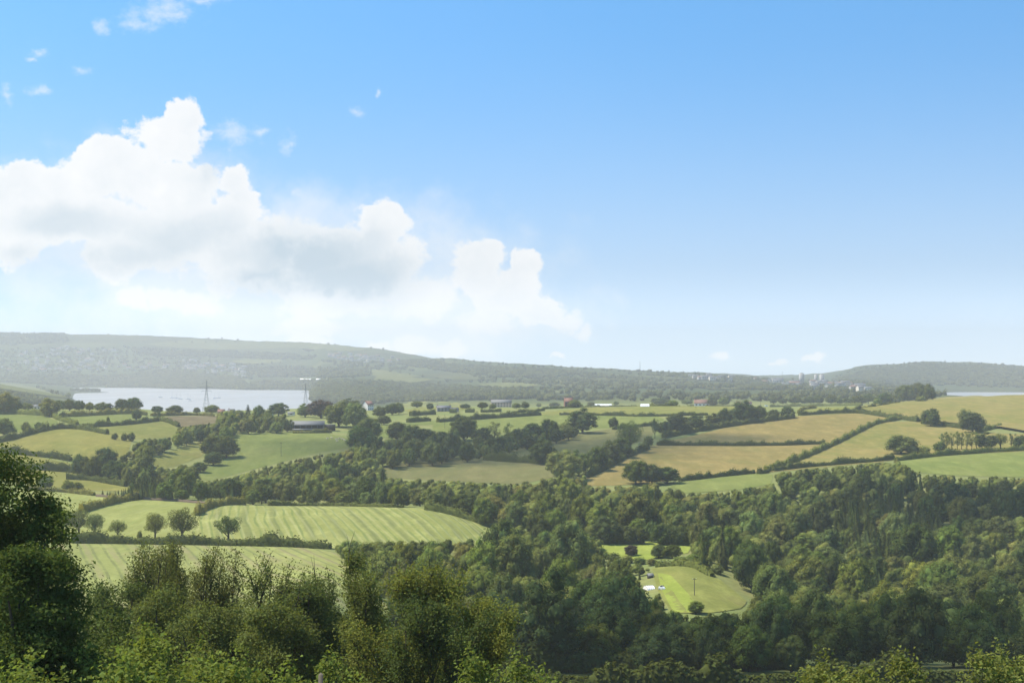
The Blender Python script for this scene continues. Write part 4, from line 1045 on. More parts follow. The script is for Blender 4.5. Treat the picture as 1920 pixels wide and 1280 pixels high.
M_POLE = simple('weathered pole', (0.10, 0.085, 0.065), 0.9, 0.1, 0.3, 2.0)
M_CONC = simple('pale concrete', (0.36, 0.35, 0.34), 0.8, 0.25, 0.12, 0.1)
M_PAINT = simple('white paint', (0.78, 0.78, 0.78), 0.3, 0.5, 0.03)
M_RUB = simple('black rubber', (0.02, 0.02, 0.02), 0.85, 0.2, 0.1)
M_HIDE = simple('cream hide', (0.60, 0.50, 0.36), 0.85, 0.15, 0.12)

def gable_roof(w, d, h, rh, ov=0.35, th=0.22):
    V = []; mb = MB()
    for s in (-1, 1):
        a = np.array([[-w/2-ov, s*(d/2+ov), h-ov*rh/(d/2)], [w/2+ov, s*(d/2+ov), h-ov*rh/(d/2)], [w/2+ov, 0, h+rh], [-w/2-ov, 0, h+rh]])
        up = np.array([0, 0, th])
        if s == 1: a = a[[1, 0, 3, 2]]
        mb.add(np.concatenate([a, a+up]), [[3,2,1,0],[4,5,6,7],[0,1,5,4],[1,2,6,5],[2,3,7,6],[3,0,4,7]])
    return mb
def gable_walls(w, d, h, rh):
    V = [[-w/2,-d/2,-1.5],[w/2,-d/2,-1.5],[w/2,d/2,-1.5],[-w/2,d/2,-1.5],[-w/2,-d/2,h],[w/2,-d/2,h],[w/2,d/2,h],[-w/2,d/2,h],[-w/2,0,h+rh],[w/2,0,h+rh]]
    mb = MB(); mb.add(V, [[0,1,5,4],[2,3,7,6]]); mb.add(V, [[1,2,6,9,5],[3,0,4,8,7]]); return mb

def house(name, x, y, wpx, hpx, label, cat='house', wall=None, roof=None, rz=0.0, storeys=2, depth=None, chim=1, nwin=3, ymin=200.0, group=None, rf=0.38):
    p = hit(x, y, ymin); s = p[1]/F; w = wpx*s; ht = hpx*s; rh = ht*rf; h = ht - rh; d = depth or min(8.0, w*0.8)
    e = empty(name, tuple(p), rz); tag(e, label, cat, group)
    gable_walls(w, d, h, rh).build('wall', wall or M_WHITE, e)
    r_ = gable_roof(w, d, h, rh).build('roof', roof or M_SLATE, e)
    for c in range(chim):
        cx = (-w/2+0.7) if c == 0 else (w/2-0.7)
        MB().box((cx, 0, h+rh+0.3), (0.7, 0.9, 1.9)).build('chimney', M_BRICK, r_)
    for st in range(storeys):
        for i in range(nwin):
            zc = h*(st+0.5)/storeys + 0.1
            xx = -w/2 + w*(i+0.5)/nwin
            wn = MB()
            wn.box((xx, -d/2-0.02, zc), (w/nwin*0.42, 0.08, h/storeys*0.48)).build('window', M_GLASS, e)
    return e

house('house', 690, 769, 18, 17, 'white gabled house with tall chimney among trees on the ridge', wall=M_WHITE, roof=M_TILE, rz=1.0, chim=1)
house('farmhouse', 832, 771, 26, 11, 'dark grey farmhouse roofs beside the pale poplar on the ridge', wall=M_STONE, roof=M_SLATE, rz=0.15, chim=2, nwin=4)
house('farm_building', 852, 772, 14, 8, 'low grey outbuilding at the end of the dark farmhouse', wall=M_STONE, roof=M_SLATE, rz=-0.2, chim=0, storeys=1)
house('terrace_house', 940, 763, 38, 14, 'peach terrace with pale slate roof and many windows on the ridge', wall=M_PEACH, roof=M_GREYR, rz=0.05, chim=2, nwin=7, depth=9)
house('house', 1066, 763, 16, 17, 'red brick house with two chimneys half hidden by garden tree', wall=M_BRICK, roof=M_TILE, rz=0.1, chim=2)
house('bungalow', 1316, 761, 28, 12, 'white bungalow under a wide red brown roof on the ridge', cat='bungalow', wall=M_WHITE, roof=M_TILE, rz=-0.1, storeys=1, nwin=4, rf=0.55)
house('bungalow', 66, 767, 24, 8, 'cream bungalow with pale roof behind the left hedges', cat='bungalow', wall=M_CREAM, roof=M_GREYR, storeys=1, nwin=4, chim=0)
house('house', 1402, 762, 14, 9, 'small pale house behind the tallest domed tree', wall=M_CREAM, roof=M_TILE, storeys=1)
house('house', 1384, 762, 10, 9, 'little red roofed cottage next to the small pale house', wall=M_WHITE, roof=M_TILE, rz=0.5, storeys=1, nwin=2)
house('house', 415, 779, 12, 12, 'red brick house behind the tree at the pylon foot', wall=M_BRICK, roof=M_TILE, nwin=2)
house('house', 434, 779, 12, 12, 'brown brick house beside the red one near the pylon', wall=M_BRICK, roof=M_SLATE, rz=0.4, nwin=2)
house('shed', 500, 778, 24, 8, 'white gabled shed on the ridge left of the dark pyramid tree', cat='shed', wall=M_WHITE, roof=M_GREYR, storeys=1, chim=0, nwin=2, depth=7)
house('shed', 546, 778, 12, 6, 'small white shed right of the dark pyramid tree', cat='shed', wall=M_WHITE, roof=M_GREYR, storeys=1, chim=0, nwin=1)
house('shed', 1219, 1083, 9, 8, 'small dark timber shed above the polytunnel', cat='shed', wall=M_DARKW, roof=M_GREYR, storeys=1, chim=0, nwin=1, rz=0.3)

# cattle barn: long open fronted shed with a low pitched sheet roof
def barn(x, y, wpx, hpx):
    p = hit(x, y); s = p[1]/F; w, h = wpx*s, hpx*s*0.62; d = 14.0; rh = hpx*s*0.38
    e = empty('cattle_barn', tuple(p), 0.12); tag(e, 'long low cattle barn with open dark front and grey sheet roof', 'barn')
    b = MB(); b.box((0, d/2-0.15, h/2-0.4), (w, 0.3, h+0.8)); b.box((-w/2+0.15, 0, h/2-0.4), (0.3, d-0.6, h+0.8)); b.box((w/2-0.15, 0, h/2-0.4), (0.3, d-0.6, h+0.8))
    b.build('wall', M_DARKW, e)
    gable_roof(w, d, h, rh, 0.6, 0.2).build('roof', M_GREYR, e)
    for i in range(7): MB().box((-w/2 + 0.6 + (w-1.2)*i/6, -d/2+0.2, h/2-0.4), (0.3, 0.3, h+0.7)).build('post', M_STEEL, e)
    MB().box((0, -d/2+0.02, 0.75), (w-1.4, 0.12, 1.2)).build('feed_barrier', M_STEEL, e)
    MB().box((w/2+5, 1, h*0.42), (9.5, 9, h*0.84+0.6)).build('lean_to', M_DARKW, e)
    MB().box((w/2+5, 1, h*0.86+0.4), (10.4, 10, 0.25)).build('lean_to_roof', M_GREYR, e)
barn(574, 806, 66, 17)

def polytunnel(x, y, wpx, hpx, label, rz=0.0, L=None):
    p = hit(x, y); s = p[1]/F; w, h = wpx*s, hpx*s; d = L or 8.0
    e = empty('polytunnel', tuple(p), rz); tag(e, label, 'polytunnel')
    th = np.linspace(0, math.pi, 13); n = 13
    mb = MB(); ar = [(np.cos(th)*d/2, np.sin(th)*h)]
    V = np.array([[xx, -np.cos(t)*d/2, np.sin(t)*h - 0.1] for xx in np.linspace(-w/2, w/2, 9) for t in th])
    i = np.arange(8)[:, None]*n; k = np.arange(n-1)[None]
    mb.add(V, np.stack([i+k, i+n+k, i+n+k+1, i+k+1], -1).reshape(-1, 4)); mb.build('cover', M_POLY, e, smooth=True)
    for sx in (-1, 1):
        m2 = MB(); m2.add([[sx*w/2*0.998, -math.cos(t)*d/2, math.sin(t)*h-0.1] for t in th], [list(range(n)) if sx < 0 else list(range(n))[::-1]])
        ep = m2.build('end_panel', M_POLY, e)
    for xx in (np.linspace(-w/2, w/2, 5)):
        MB().tube([[xx, -math.cos(t)*(d/2+0.05), math.sin(t)*(h+0.05)-0.1] for t in th], 0.05, 5).build('hoop', M_STEEL, e)
polytunnel(1131, 762, 32, 5, 'long white polytunnel on the ridge, left of two', L=9)
polytunnel(1209, 762, 16, 5, 'short white polytunnel on the ridge, right of two', L=9)
polytunnel(1217, 1104, 15, 7, 'white polytunnel beside the mown strip in the valley clearing', 0.3, L=5)

def vehicle(name, x, y, L, label, cat, van=False, rz=0.0):
    p = hit(x, y); e = empty(name, tuple(p), rz); tag(e, label, cat)
    k = L/4.2; prof = [(-2.1,.35),(2.1,.35),(2.1,.85),(1.75,1.0),(1.0,1.42) if not van else (1.3,1.9),(-1.2,1.45) if not van else (-2.0,1.95),(-2.0,.95)] 
    V = np.array([[a*k, s*0.88, b*k] for s in (-1, 1) for a, b in prof]); n = len(prof)
    mb = MB(); mb.add(V, [[i, (i+1) % n, n+(i+1) % n, n+i] for i in range(n)]); mb.add(V, [list(range(n))[::-1], list(range(n, 2*n))]); mb.build('body', M_PAINT, e)
    for sx in (-1.3, 1.35):
        for sy in (-0.86, 0.86):
            MB().tube([(sx*k, sy-0.1, 0.33), (sx*k, sy+0.1, 0.33)], 0.33, 12).build('wheel', M_RUB, e)
    for sy in (-0.885, 0.885):
        MB().box((0*k, sy, 1.15*k if not van else 1.4), (1.9*k, 0.03, 0.38)).build('side_window', M_GLASS, e)
vehicle('parked_car', 844, 788, 4.4, 'white car parked by the clipped hedge on the ridge', 'car', rz=0.2)
vehicle('parked_van', 1437, 762, 5.2, 'white van at the hedge end near the skyline trees', 'van', True, rz=0.1)
vehicle('camper_van', 1605, 1101, 5.5, 'white camper van half hidden in the valley wood', 'van', True, rz=0.5)
vehicle('trailer_van', 1241, 1105, 2.4, 'small white vehicle beside the valley polytunnel', 'vehicle', True, rz=-0.4)

def cow_proto():
    me = bpy.data.meshes.new('cow'); 
    vs = [(0,0,0.95),(0.55,0,1.0),(-0.6,0,1.0),(0.85,0,1.1),(1.1,0,1.3),(1.42,0,1.15),(0.6,0.2,0.55),(0.62,0.2,0.02),(0.6,-0.2,0.55),(0.58,-0.2,0.02),(-0.62,0.2,0.6),(-0.72,0.2,0.35),(-0.65,0.2,0.02),(-0.62,-0.2,0.6),(-0.72,-0.2,0.35),(-0.65,-0.2,0.02),(-0.85,0,0.95),(-0.92,0,0.45)]
    es = [(0,1),(0,2),(1,3),(3,4),(4,5),(1,6),(6,7),(1,8),(8,9),(2,10),(10,11),(11,12),(2,13),(13,14),(14,15),(2,16),(16,17)]
    me.from_pydata(vs, es, []); o = bpy.data.objects.new('cow', me); COL.objects.link(o)
    o.modifiers.new('skin', 'SKIN')
    rad = [0.42,0.36,0.38,0.24,0.18,0.1,0.13,0.06,0.13,0.06,0.16,0.09,0.06,0.16,0.09,0.06,0.07,0.03]
    for i, q in enumerate(rad): me.skin_vertices[0].data[i].radius = (q*0.8, q); me.skin_vertices[0].data[i].use_root = (i == 0)
    o.modifiers.new('sub', 'SUBSURF').levels = 1; o.modifiers['sub'].render_levels = 1
    me.materials.append(M_HIDE); return o
cow = cow_proto()
for i, (x, y, rz) in enumerate([(614,824,0.3),(622,823,2.8),(630,826,-0.2),(636,824,0.6),(642,825,3.0),(632,829,0.1),(646,827,2.6)]):
    c = cow if i == 0 else cow.copy()
    if i: COL.objects.link(c)
    c.location = tuple(hit(x, y)); c.location.z += 0.35; c.rotation_euler.z = rz
    tag(c, 'pale cream cow in the small herd at the corner of the green pasture', 'cow', 'herd of pale cows')

def pylon(x, y, ytop, label, ymin=200.0, group=None):
    p = hit(x, y, ymin); 
    if p is None: return
    h = (y - ytop)*p[1]/F; b = h*0.105
    e = empty('electricity_pylon', tuple(p), 0.5); tag(e, label, 'pylon', group)
    th = max(0.06, h*0.0022)
    def half(z): 
        q = z/h; return b*(1-q/0.62)+h*0.022*(q/0.62) if q < 0.62 else h*0.022*(1-(q-0.62)/0.38*0.85)
    lv = np.concatenate([np.linspace(0, 0.62, 7), np.linspace(0.68, 1, 6)])*h
    mb = MB()
    for sx, sy in ((1,1),(1,-1),(-1,1),(-1,-1)): mb.tube([(sx*half(z), sy*half(z), z) for z in lv], th*1.5, 4)
    for z0, z1 in zip(lv, lv[1:]):
        a, c = half(z0), half(z1)
        for s in (1, -1):
            for q0, q1 in (((-a, s*a, z0), (c, s*c, z1)), ((a, s*a, z0), (-c, s*c, z1)), ((s*a, -a, z0), (s*c, c, z1)), ((s*a, a, z0), (s*c, -c, z1))): mb.tube([q0, q1], th*0.7, 4)
    mb.build('tower_frame', M_STEEL, e)
    for z, w in ((0.66, 0.16), (0.79, 0.2), (0.92, 0.13)):
        m2 = MB(); w *= h
        for s in (1, -1):
            m2.tube([(-w, 0, z*h), (0, s*half(z*h), z*h+h*0.03), (w, 0, z*h)], th*0.9, 4); m2.tube([(-w, 0, z*h), (0, s*half(z*h), z*h), (w, 0, z*h)], th*0.9, 4)
        ca = m2.build('crossarm', M_STEEL, e)
        for s in (1, -1): MB().tube([(s*w*0.97, 0, z*h), (s*w*0.97, 0, z*h-h*0.045)], th*1.2, 5).build('insulator', M_GLASS, ca)
pylon(387, 772, 713, 'steel lattice pylon standing against the estuary, left one of two')
pylon(573, 768, 718, 'steel lattice pylon near the copper beech, right one of two')
pylon(1744, 757, 719, 'grey lattice pylon showing above the right of the hilltop copse', 1900)
pylon(1467, 709, 695, 'tiny distant pylon on the skyline left of the tower blocks', 3000)

def pole(x, y, ytop, label, ymin=200.0, arm=True, rad=0.16, name='utility_pole', cat='utility pole'):
    p = hit(x, y, ymin)
    if p is None: return
    h = (y-ytop)*p[1]/F; e = empty(name, tuple(p), 0.4); tag(e, label, cat)
    MB().tube([(0, 0, -1), (0, 0, h*0.5), (0, 0, h)], [rad, rad*0.85, rad*0.65], 8).build('pole', M_POLE if arm else M_STEEL, e)
    if arm:
        a = MB().box((0, 0, h-0.5), (1.8, 0.12, 0.14)).build('crossarm', M_POLE, e)
        for s in (-0.75, 0, 0.75): MB().tube([(s, 0, h-0.42), (s, 0, h-0.2)], 0.07, 6).build('insulator', M_WHITE, a)
    else:
        MB().tube([(0, 0, h), (0, 0, h*1.08)], rad*0.3, 5).build('aerial', M_STEEL, e)
pole(527, 855, 829, 'wooden utility pole at the lower edge of the cow pasture')
pole(834, 803, 777, 'wooden utility pole above the tree belt near the white car')
pole(1302, 1116, 1083, 'wooden utility pole in the valley clearing')
pole(1305, 766, 745, 'wooden utility pole just left of the red roofed bungalow')
pole(1426, 766, 745, 'wooden utility pole beside the white van')
pole(1200, 699, 677, 'thin tall transmitter mast on the far skyline', 3000, False, 0.9, 'transmitter_mast', 'mast')
# gate post at the near edge of the garden
def near_at(x, Y, dz=0.0):
    a, _ = ray(x, 1000); return np.array([a*Y, Y, float(terr(a*Y, Y)) + dz])
g = near_at(602, 44); top = at(602, 1264, 44)[2]
e = empty('fence_post', (g[0], g[1], top-1.5)); tag(e, 'weathered wooden fence post among shrubs at the bottom edge', 'fence post')
MB().box((0, 0, -3.0), (0.13, 0.13, 9.0)).build('post', M_POLE, e); MB().add(np.array([[-.065,-.065,1.5],[.065,-.065,1.5],[.065,.065,1.5],[-.065,.065,1.5],[0,0,1.57]]), [[0,1,4],[1,2,4],[2,3,4],[3,0,4]]).build('post_cap', M_POLE, e)

# long white sheds over the far shore
for x, y, w, lab in [(578,714,30,'largest long white shed above the far shore woods'), (597,714,8,'small white shed right of the largest one above the far shore'), (617,715,16,'second long white shed above the far shore woods')]:
    house('long_shed', x, y, w, 4.5, lab, cat='shed', wall=M_WHITE, roof=M_WHITE, storeys=1, chim=0, nwin=3, depth=22, ymin=3000)
# tower blocks
def block(x, y, ytop, wpx, label):
    p = hit(x, y, 3000); s = p[1]/F; w = wpx*s; h = max(12, at(x, ytop, p[1])[2] - p[2])
    e = empty('tower_block', tuple(p), 0.2); tag(e, label, 'tower block')
    MB().box((0, 0, h/2-2), (w, w*0.8, h+4)).build('wall', M_CONC, e); MB().box((0, 0, h+1.2), (w*0.5, w*0.4, 2.4)).build('roof_plant', M_STONE, e)
    for i in range(10): MB().box((0, -w*0.4-0.1, h*(i+0.6)/10.4), (w*0.86, 0.3, h*0.022)).build('window_band', M_GLASS, e)
block(1503, 717, 700, 8, 'darker tower block at the left of the skyline trio')
block(1530, 717, 702, 5, 'slim middle tower block of the skyline trio')
block(1541, 719, 702, 7, 'pale right tower block of the skyline trio')

# houses of the towns on the far hills
def far_house(seed, roof, wall):
    r = random.Random(seed); w, d, h, rh = 13, 9, 6.0, 3.2
    mb = MB(); gw = gable_walls(w, d, h, rh); gr = gable_roof(w, d, h, rh, 0.4, 0.3)
    for V, Fq in zip(gw.v, gw.f): mb.add(V, Fq - Fq.min() if len(gw.v) == 1 else Fq - (0 if V is gw.v[0] else len(gw.v[0])), 0)
    k = 0
    for V, Fq in zip(gr.v, gr.f): mb.add(V, Fq - k, 1); k += len(V)
    mb.box((w/2-1, 0, h+rh+0.4), (0.9, 0.9, 1.8), 2)
    for i in range(3):
        for j in range(2): mb.box((-4+4*i, -d/2-0.03, 1.6+2.8*j), (1.4, 0.1, 1.3), 3)
    return mb.build('town_house', [wall, roof, M_BRICK, M_GLASS], link=False).data
M_PALE = simple('pale town render', (0.40, 0.37, 0.33), 0.85, 0.2, 0.15)
FH = [far_house(1, M_SLATE, M_CREAM), far_house(2, M_TILE, M_PALE), far_house(3, M_SLATE, M_PALE), far_house(4, M_SLATE, M_PALE)]
r = np.random.default_rng(21)
for poly, n, lab, grp in [
  ([(-10,655),(60,650),(200,655),(240,668),(330,672),(470,690),(480,716),(440,712),(330,694),(240,694),(100,700),(-10,698)], 150, 'small pale house among many in the town above the estuary', 'houses of the town above the estuary'),
  ([(590,668),(640,664),(740,672),(760,678),(720,686),(660,680)], 55, 'small house in the village under the far ridge', 'houses of the far ridge village'),
  ([(1370,712),(1440,712),(1490,718),(1560,720),(1640,730),(1640,737),(1560,735),(1440,722)], 50, 'small pale house in the town near the tower blocks', 'houses of the town near the tower blocks'),
  ([(1290,706),(1380,710),(1370,718),(1300,712)], 14, 'tiny house scattered on the far wooded slope', 'houses on the far wooded slope')]:
    k = 0; cx = [(r.uniform(min(p[0] for p in poly), max(p[0] for p in poly)), r.uniform(min(p[1] for p in poly), max(p[1] for p in poly))) for _ in range(14)]
    cx = [c for c in cx if inside(np.array([c[0]]), np.array([c[1]]), poly)[0]]
    tries = 0
    while k < n and tries < 6000:
        tries += 1
        c = cx[r.integers(len(cx))]
        x, y = c[0] + r.normal(0, 48), c[1] + r.normal(0, 5.5)
        if not inside(np.array([x]), np.array([y]), poly)[0]: continue
        p = hit(x, y, 3000)
        if p is None or p[2] < 3: continue
        o = bpy.data.objects.new('town_house', FH[r.integers(4)]); COL.objects.link(o)
        s = r.uniform(0.8, 1.35); o.location = (p[0], p[1], p[2]+5.0); o.scale = (s*r.uniform(1, 1.8), s, s); o.rotation_euler.z = r.choice([0.1, -0.2, 1.2, 0.4]) + r.normal(0, 0.1)
        tag(o, lab, 'house', grp); k += 1

# moored boats
def boat_mesh():
    mb = MB(); st = [(-4.5, 1.1, 0.9), (-2, 1.4, 1.0), (1.5, 1.3, 1.1), (3.6, 0.7, 1.35), (4.8, 0.05, 1.6)]; V = []
    for x, b, z in st: V += [(x, -b, z), (x, -b*0.55, -0.2), (x, b*0.55, -0.2), (x, b, z)]
    Q = [[i*4+k, i*4+k+1, i*4+5+k, i*4+4+k] for i in range(4) for k in range(3)] + [[i*4+3, i*4, i*4+4, i*4+7] for i in range(4)] + [[3, 2, 1, 0]]
    mb.add(V, Q, 0); mb.box((-0.4, 0, 1.45), (3.2, 1.5, 0.9), 0); mb.tube([(0.6, 0, 1), (0.6, 0, 11)], 0.09, 5, 1); return mb.build('moored_boat', [M_PAINT, M_STEEL], link=False).data
BM = boat_mesh()
for x, y in [(322,746),(331,747),(338,748),(352,748),(402,747),(356,751),(410,746),(300,745)]:
    a, b = ray(x, y); Yb = -H/b; o = bpy.data.objects.new('moored_boat', BM); COL.objects.link(o)
    o.location = (a*Yb, Yb, 0.0); o.rotation_euler.z = 0.6; o.scale = (1.6,)*3; tag(o, 'tiny moored boat out on the pale estuary water', 'boat', 'boats moored on the estuary')
# ------------------------------------------------------------------ near trees with leaves one can see
NT_ = {'oak': (0.067, 0.092, 0.025), 'olive': (0.115, 0.132, 0.04), 'brown': (0.118, 0.126, 0.043), 'lime': (0.135, 0.165, 0.038), 'bright': (0.15, 0.165, 0.042), 'green': (0.078, 0.10, 0.033), 'yellow': (0.165, 0.178, 0.045)}
def leaf_cloud(r, C, Rd, clusters, per, lsize, csize, inner=0.25):
    """twig ends over each leafy mass, each carrying a spray of leaves"""
    Ps, Ns = [], []
    for c, q in zip(C, Rd):
        d = r.normal(size=(clusters, 3)); d /= np.linalg.norm(d, axis=1)[:, None]; d[:, 2] = np.where(d[:, 2] < -0.3, -d[:, 2]*0.6, d[:, 2])
        rad = q*np.where(r.random(clusters) < inner, r.uniform(0.3, 0.8, clusters), r.uniform(0.8, 1.12, clusters))
        t = c + d*rad[:, None]
        off = r.normal(0, 1, (clusters, per, 3))*csize*np.array([1, 1, 0.7])
        Ps.append((t[:, None] + off).reshape(-1, 3))
        Ns.append((d[:, None]*0.6 + r.normal(0, 0.6, (clusters, per, 3)) + np.array([0, 0, 0.45])).reshape(-1, 3))
    P, N = np.concatenate(Ps), np.concatenate(Ns)
    return cards(P, N, r.uniform(0.7, 1.25, len(P))*lsize, r, 0.55)

def branchy(r, h, spread, rad, levels=3, lean=(0, 0), upright=0.6, first=0.25):
    """trunk with forking limbs; returns bark MB and twig points"""
    mb = MB(); tips = []
    def grow(p, d, ln, rd, lv):
        n = 5; pts = [p]; q = p.copy(); dd = d.copy()
        for i in range(n):
            dd = dd + r.normal(0, 0.13, 3) + np.array([0, 0, 0.06*upright]); dd /= np.linalg.norm(dd); q = q + dd*ln/n; pts.append(q.copy())
        mb.tube(pts, np.linspace(rd, rd*0.5 if lv > 0 else rd*0.25, n+1), 7 if rd > 0.06 else 4)
        if lv == 0:
            for t in pts[1:]: tips.append(t)
            return
        kids = r.integers(3, 6) if lv < levels else r.integers(6, 9)
        for k in range(kids):
            t = r.uniform(first if lv == levels else 0.25, 1.0); j = min(n-1, int(t*n)); b = pts[j] + (pts[j+1]-pts[j])*(t*n-j)
            th = r.uniform(0, 2*math.pi) + k*2.4; out = np.array([math.cos(th), math.sin(th), 0])*spread
            nd = dd*upright + out*r.uniform(0.5, 1.0) + np.array([0, 0, 0.35]); nd /= np.linalg.norm(nd)
            grow(b, nd, ln*r.uniform(0.42, 0.66), rd*r.uniform(0.4, 0.6), lv-1)
        grow(pts[-1], dd, ln*0.5, rd*0.5, lv-1)
    d0 = np.array([lean[0], lean[1], 1.0]); d0 /= np.linalg.norm(d0)
    grow(np.array([0, 0, -0.8]), d0, h*0.62, rad, levels)
    return mb, np.array(tips)

def near_tree(name, x, ytop, Y, tone, label, cat, seed, width, form, leaf=0.13, leaves=9, group=None, extra=1.0, leanx=0.0):
    r = np.random.default_rng(seed); g = near_at(x, Y); top = at(x, ytop, Y)[2]; h = top - g[2]
    e = empty(name, tuple(g)); tag(e, label, cat, group)
    if form == 'dense':
        n = int(34*extra); C, Rd = lobes(r, n, width, h, h*0.08, (0.10, 0.17)); Rd *= 1.0
        V, Q = leaf_cloud(r, C, Rd, int(46), leaves, leaf, leaf*1.5); mb = MB().add(V, Q)
        tm = trunk_mb(r, C, h, h*0.15, h*0.022, 22)
    elif form == 'shrub':
        n = int(26*extra); C, Rd = lobes(r, n, width, h, 0.0, (0.10, 0.18), h*0.05)
        V, Q = leaf_cloud(r, C, Rd, 36, leaves, leaf, leaf*1.4); mb = MB().add(V, Q)
        # sprigs that stand proud of the top
        top_i = np.argsort(-C[:, 2])[:12]
        for i in top_i:
            s = np.linspace(0, 1, 16)[:, None]; b = C[i] + np.array([r.uniform(-.3, .3), r.uniform(-.3, .3), Rd[i]*0.8]); pth = b + s*np.array([r.uniform(-.3, .3), r.uniform(-.3, .3), r.uniform(0.35, 0.9)])
            P = np.repeat(pth, 4, 0) + r.normal(0, leaf*0.9, (64, 3)); V, Q = cards(P, r.normal(0, 0.6, (64, 3)) + (0, 0, 0.6), r.uniform(0.7, 1.1, 64)*leaf, r, 0.55); mb.add(V, Q)
        tm = trunk_mb(r, C, h, h*0.1, 0.08, 16)
    else:
        sprd = width/h
        tm, tips = branchy(r, h*0.72, 0.55 + sprd*0.6, h*0.0125, 3, (leanx, 0), 0.75 if form == 'feathery' else 0.95, 0.3)
        k = np.percentile(tips[:, 2], 96 if form == 'feathery' else 97); sz = h/k; sx = (width/2)/np.percentile(np.abs(tips[:, :2]), 97)
        S = np.array([sx, sx, sz]); tips = tips*S; tips = tips[tips[:, 2] < h*1.04]
        for v in tm.v: v *= np.array([sx, sx, sz])
        m_ = len(tips); rep = leaves
        P = np.repeat(tips, rep, 0) + r.normal(0, leaf*1.4, (m_*rep, 3)); sel = r.random(len(P)) < np.interp(P[:, 2], [h*0.1, h*0.75, h], [1, 1, 0.85 if form == 'feathery' else 0.6])
        P = P[sel]
        V, Q = cards(P, r.normal(0, 0.7, P.shape) + np.array([0, 0, 0.5]), r.uniform(0.7, 1.2, len(P))*leaf, r, 0.5); mb = MB().add(V, Q)
    c = mb.build('crown', M_NEAR, e); c.color = (*(np.array(NT_[tone])), 1)
    tm.build('trunk', M_BARK, e, smooth=True)
    print(name, label[:30], 'leaves', len(Q) if form != 'dense' else len(Q), 'h', round(h, 1))
    return e

near_tree('oak_tree', -25, 842, 56, 'oak', 'big dark leafy oak filling the lower left corner', 'oak tree', 1, 7.6, 'dense', 0.17, 30, extra=2.2)
near_tree('oak_tree', 62, 1000, 50, 'oak', 'lower dark oak crown in front of the big corner oak', 'oak tree', 2, 3.9, 'dense', 0.15, 24, extra=1.5)
NW = 1.3
N2 = [(205,1062,92,'green','dense',4.6,'grey green rounded tree right of the big dark corner oak'),
      (255,1040,100,'brown','twiggy',4.2,'brownish twiggy tree with bare tips against the striped field'),
      (345,1036,104,'brown','twiggy',4.6,'second brownish twiggy tree against the striped field'),
      (420,1046,98,'brown','twiggy',4.8,'brown leaved tree in the middle of the near tree screen'),
      (305,1075,90,'olive','dense',4.8,'olive bushy tree in front of the twiggy brown ones'),
      (480,1066,92,'olive','twiggy',4.6,'olive tree left of the dark green column tree'),
      (400,1095,86,'olive','dense',4.4,'low olive tree in the near screen centre'),
      (565,1052,94,'green','dense',4.0,'dark green column shaped tree in the near screen'),
      (620,1092,98,'green','twiggy',4.4,'thin green tree right of the dark column tree'),
      (520,1110,82,'olive','dense',4.0,'short olive tree at the foot of the dark column tree')]
for i, (x, yt, Y, tn, fm, wd, lb) in enumerate(N2):
    near_tree('screen_tree', x, yt, Y, tn, lb, 'tree', 20+i, wd*NW, fm, 0.18, 16 if fm == 'dense' else 22)
for i, (x, yt, Y, tn, wd) in enumerate([(170,1120,112,'olive',5.5),(270,1100,116,'olive',6.0),(370,1085,114,'brown',5.6),(455,1092,112,'olive',6.0),(550,1112,116,'green',5.6),(640,1150,110,'olive',5.2),(735,1160,112,'green',5.2),(850,1185,112,'olive',5.0)]):
    near_tree('screen_tree', x, yt, Y, tn, ORD[i] + ' low bushy tree from left in the back of the near tree screen', 'tree', 130+i, wd, 'dense', 0.16, 12)
N3 = [(690,1062,84,'olive','feathery',3.6,'thin pale stemmed tree beside the bright field edge',0.0),
      (762,1085,80,'yellow','feathery',4.4,'feathery yellow green tree with straight dark trunk',0.0),
      (835,1072,82,'yellow','feathery',5.6,'widest feathery tree with forked dark trunk and yellowing leaves',0.05),
      (800,1140,76,'green','feathery',4.6,'low feathery green tree between the dark trunks',0.0),
      (890,1145,80,'yellow','feathery',3.0,'small yellow leaved tree at the end of the feathery group',0.1)]
for i, (x, yt, Y, tn, fm, wd, lb, ln) in enumerate(N3):
    near_tree('feathery_tree', x, yt, Y, tn, lb, 'tree', 50+i, wd*1.1, fm, 0.18, 24, leanx=ln)
N4 = [(300,1165,54,'lime',6.0,'largest lime green shrub under the near tree screen'),(170,1190,50,'lime',4.6,'lime shrub at the foot of the corner oak'),(420,1225,48,'lime',4.2,'bright lime shrub left of the fence post'),
      (540,1245,46,'lime',3.2,'low lime shrub right beside the fence post'),(60,1235,42,'lime',3.4,'yellowish shrub in the bottom left corner'),(250,1235,42,'lime',3.6,'front lime shrub at the bottom edge'),
      (230,1130,62,'green',5.0,'green shrub between the corner oak and the screen trees'),
      (640,1248,58,'lime',3.4,'small shrub right of the fence post'),(905,1240,60,'lime',3.2,'lime shrub under the feathery trees'),(985,1244,58,'lime',3.0,'spiky lime shrub at the bottom centre'),(1050,1262,56,'lime',2.4,'last lime shrub right of the bottom centre'),
      (1540,1228,56,'bright',3.4,'tall sprig of bright leaves at the bottom right'),(1610,1252,54,'bright',3.0,'bright leaf sprig beside the tall one at the bottom right'),(1700,1246,56,'bright',2.6,'thin bright sprig in the bottom right row'),
      (1775,1258,54,'bright',3.2,'low bright shrub in the bottom right row'),(1850,1232,56,'bright',2.8,'bright shrub with raised shoot near the right corner'),(1915,1200,58,'bright',3.2,'bright shrub cut by the right frame edge')]
for i, (x, yt, Y, tn, wd, lb) in enumerate(N4):
    near_tree('near_shrub', x, yt, Y, tn, lb, 'shrub', 80+i, wd, 'shrub', 0.19, 9)

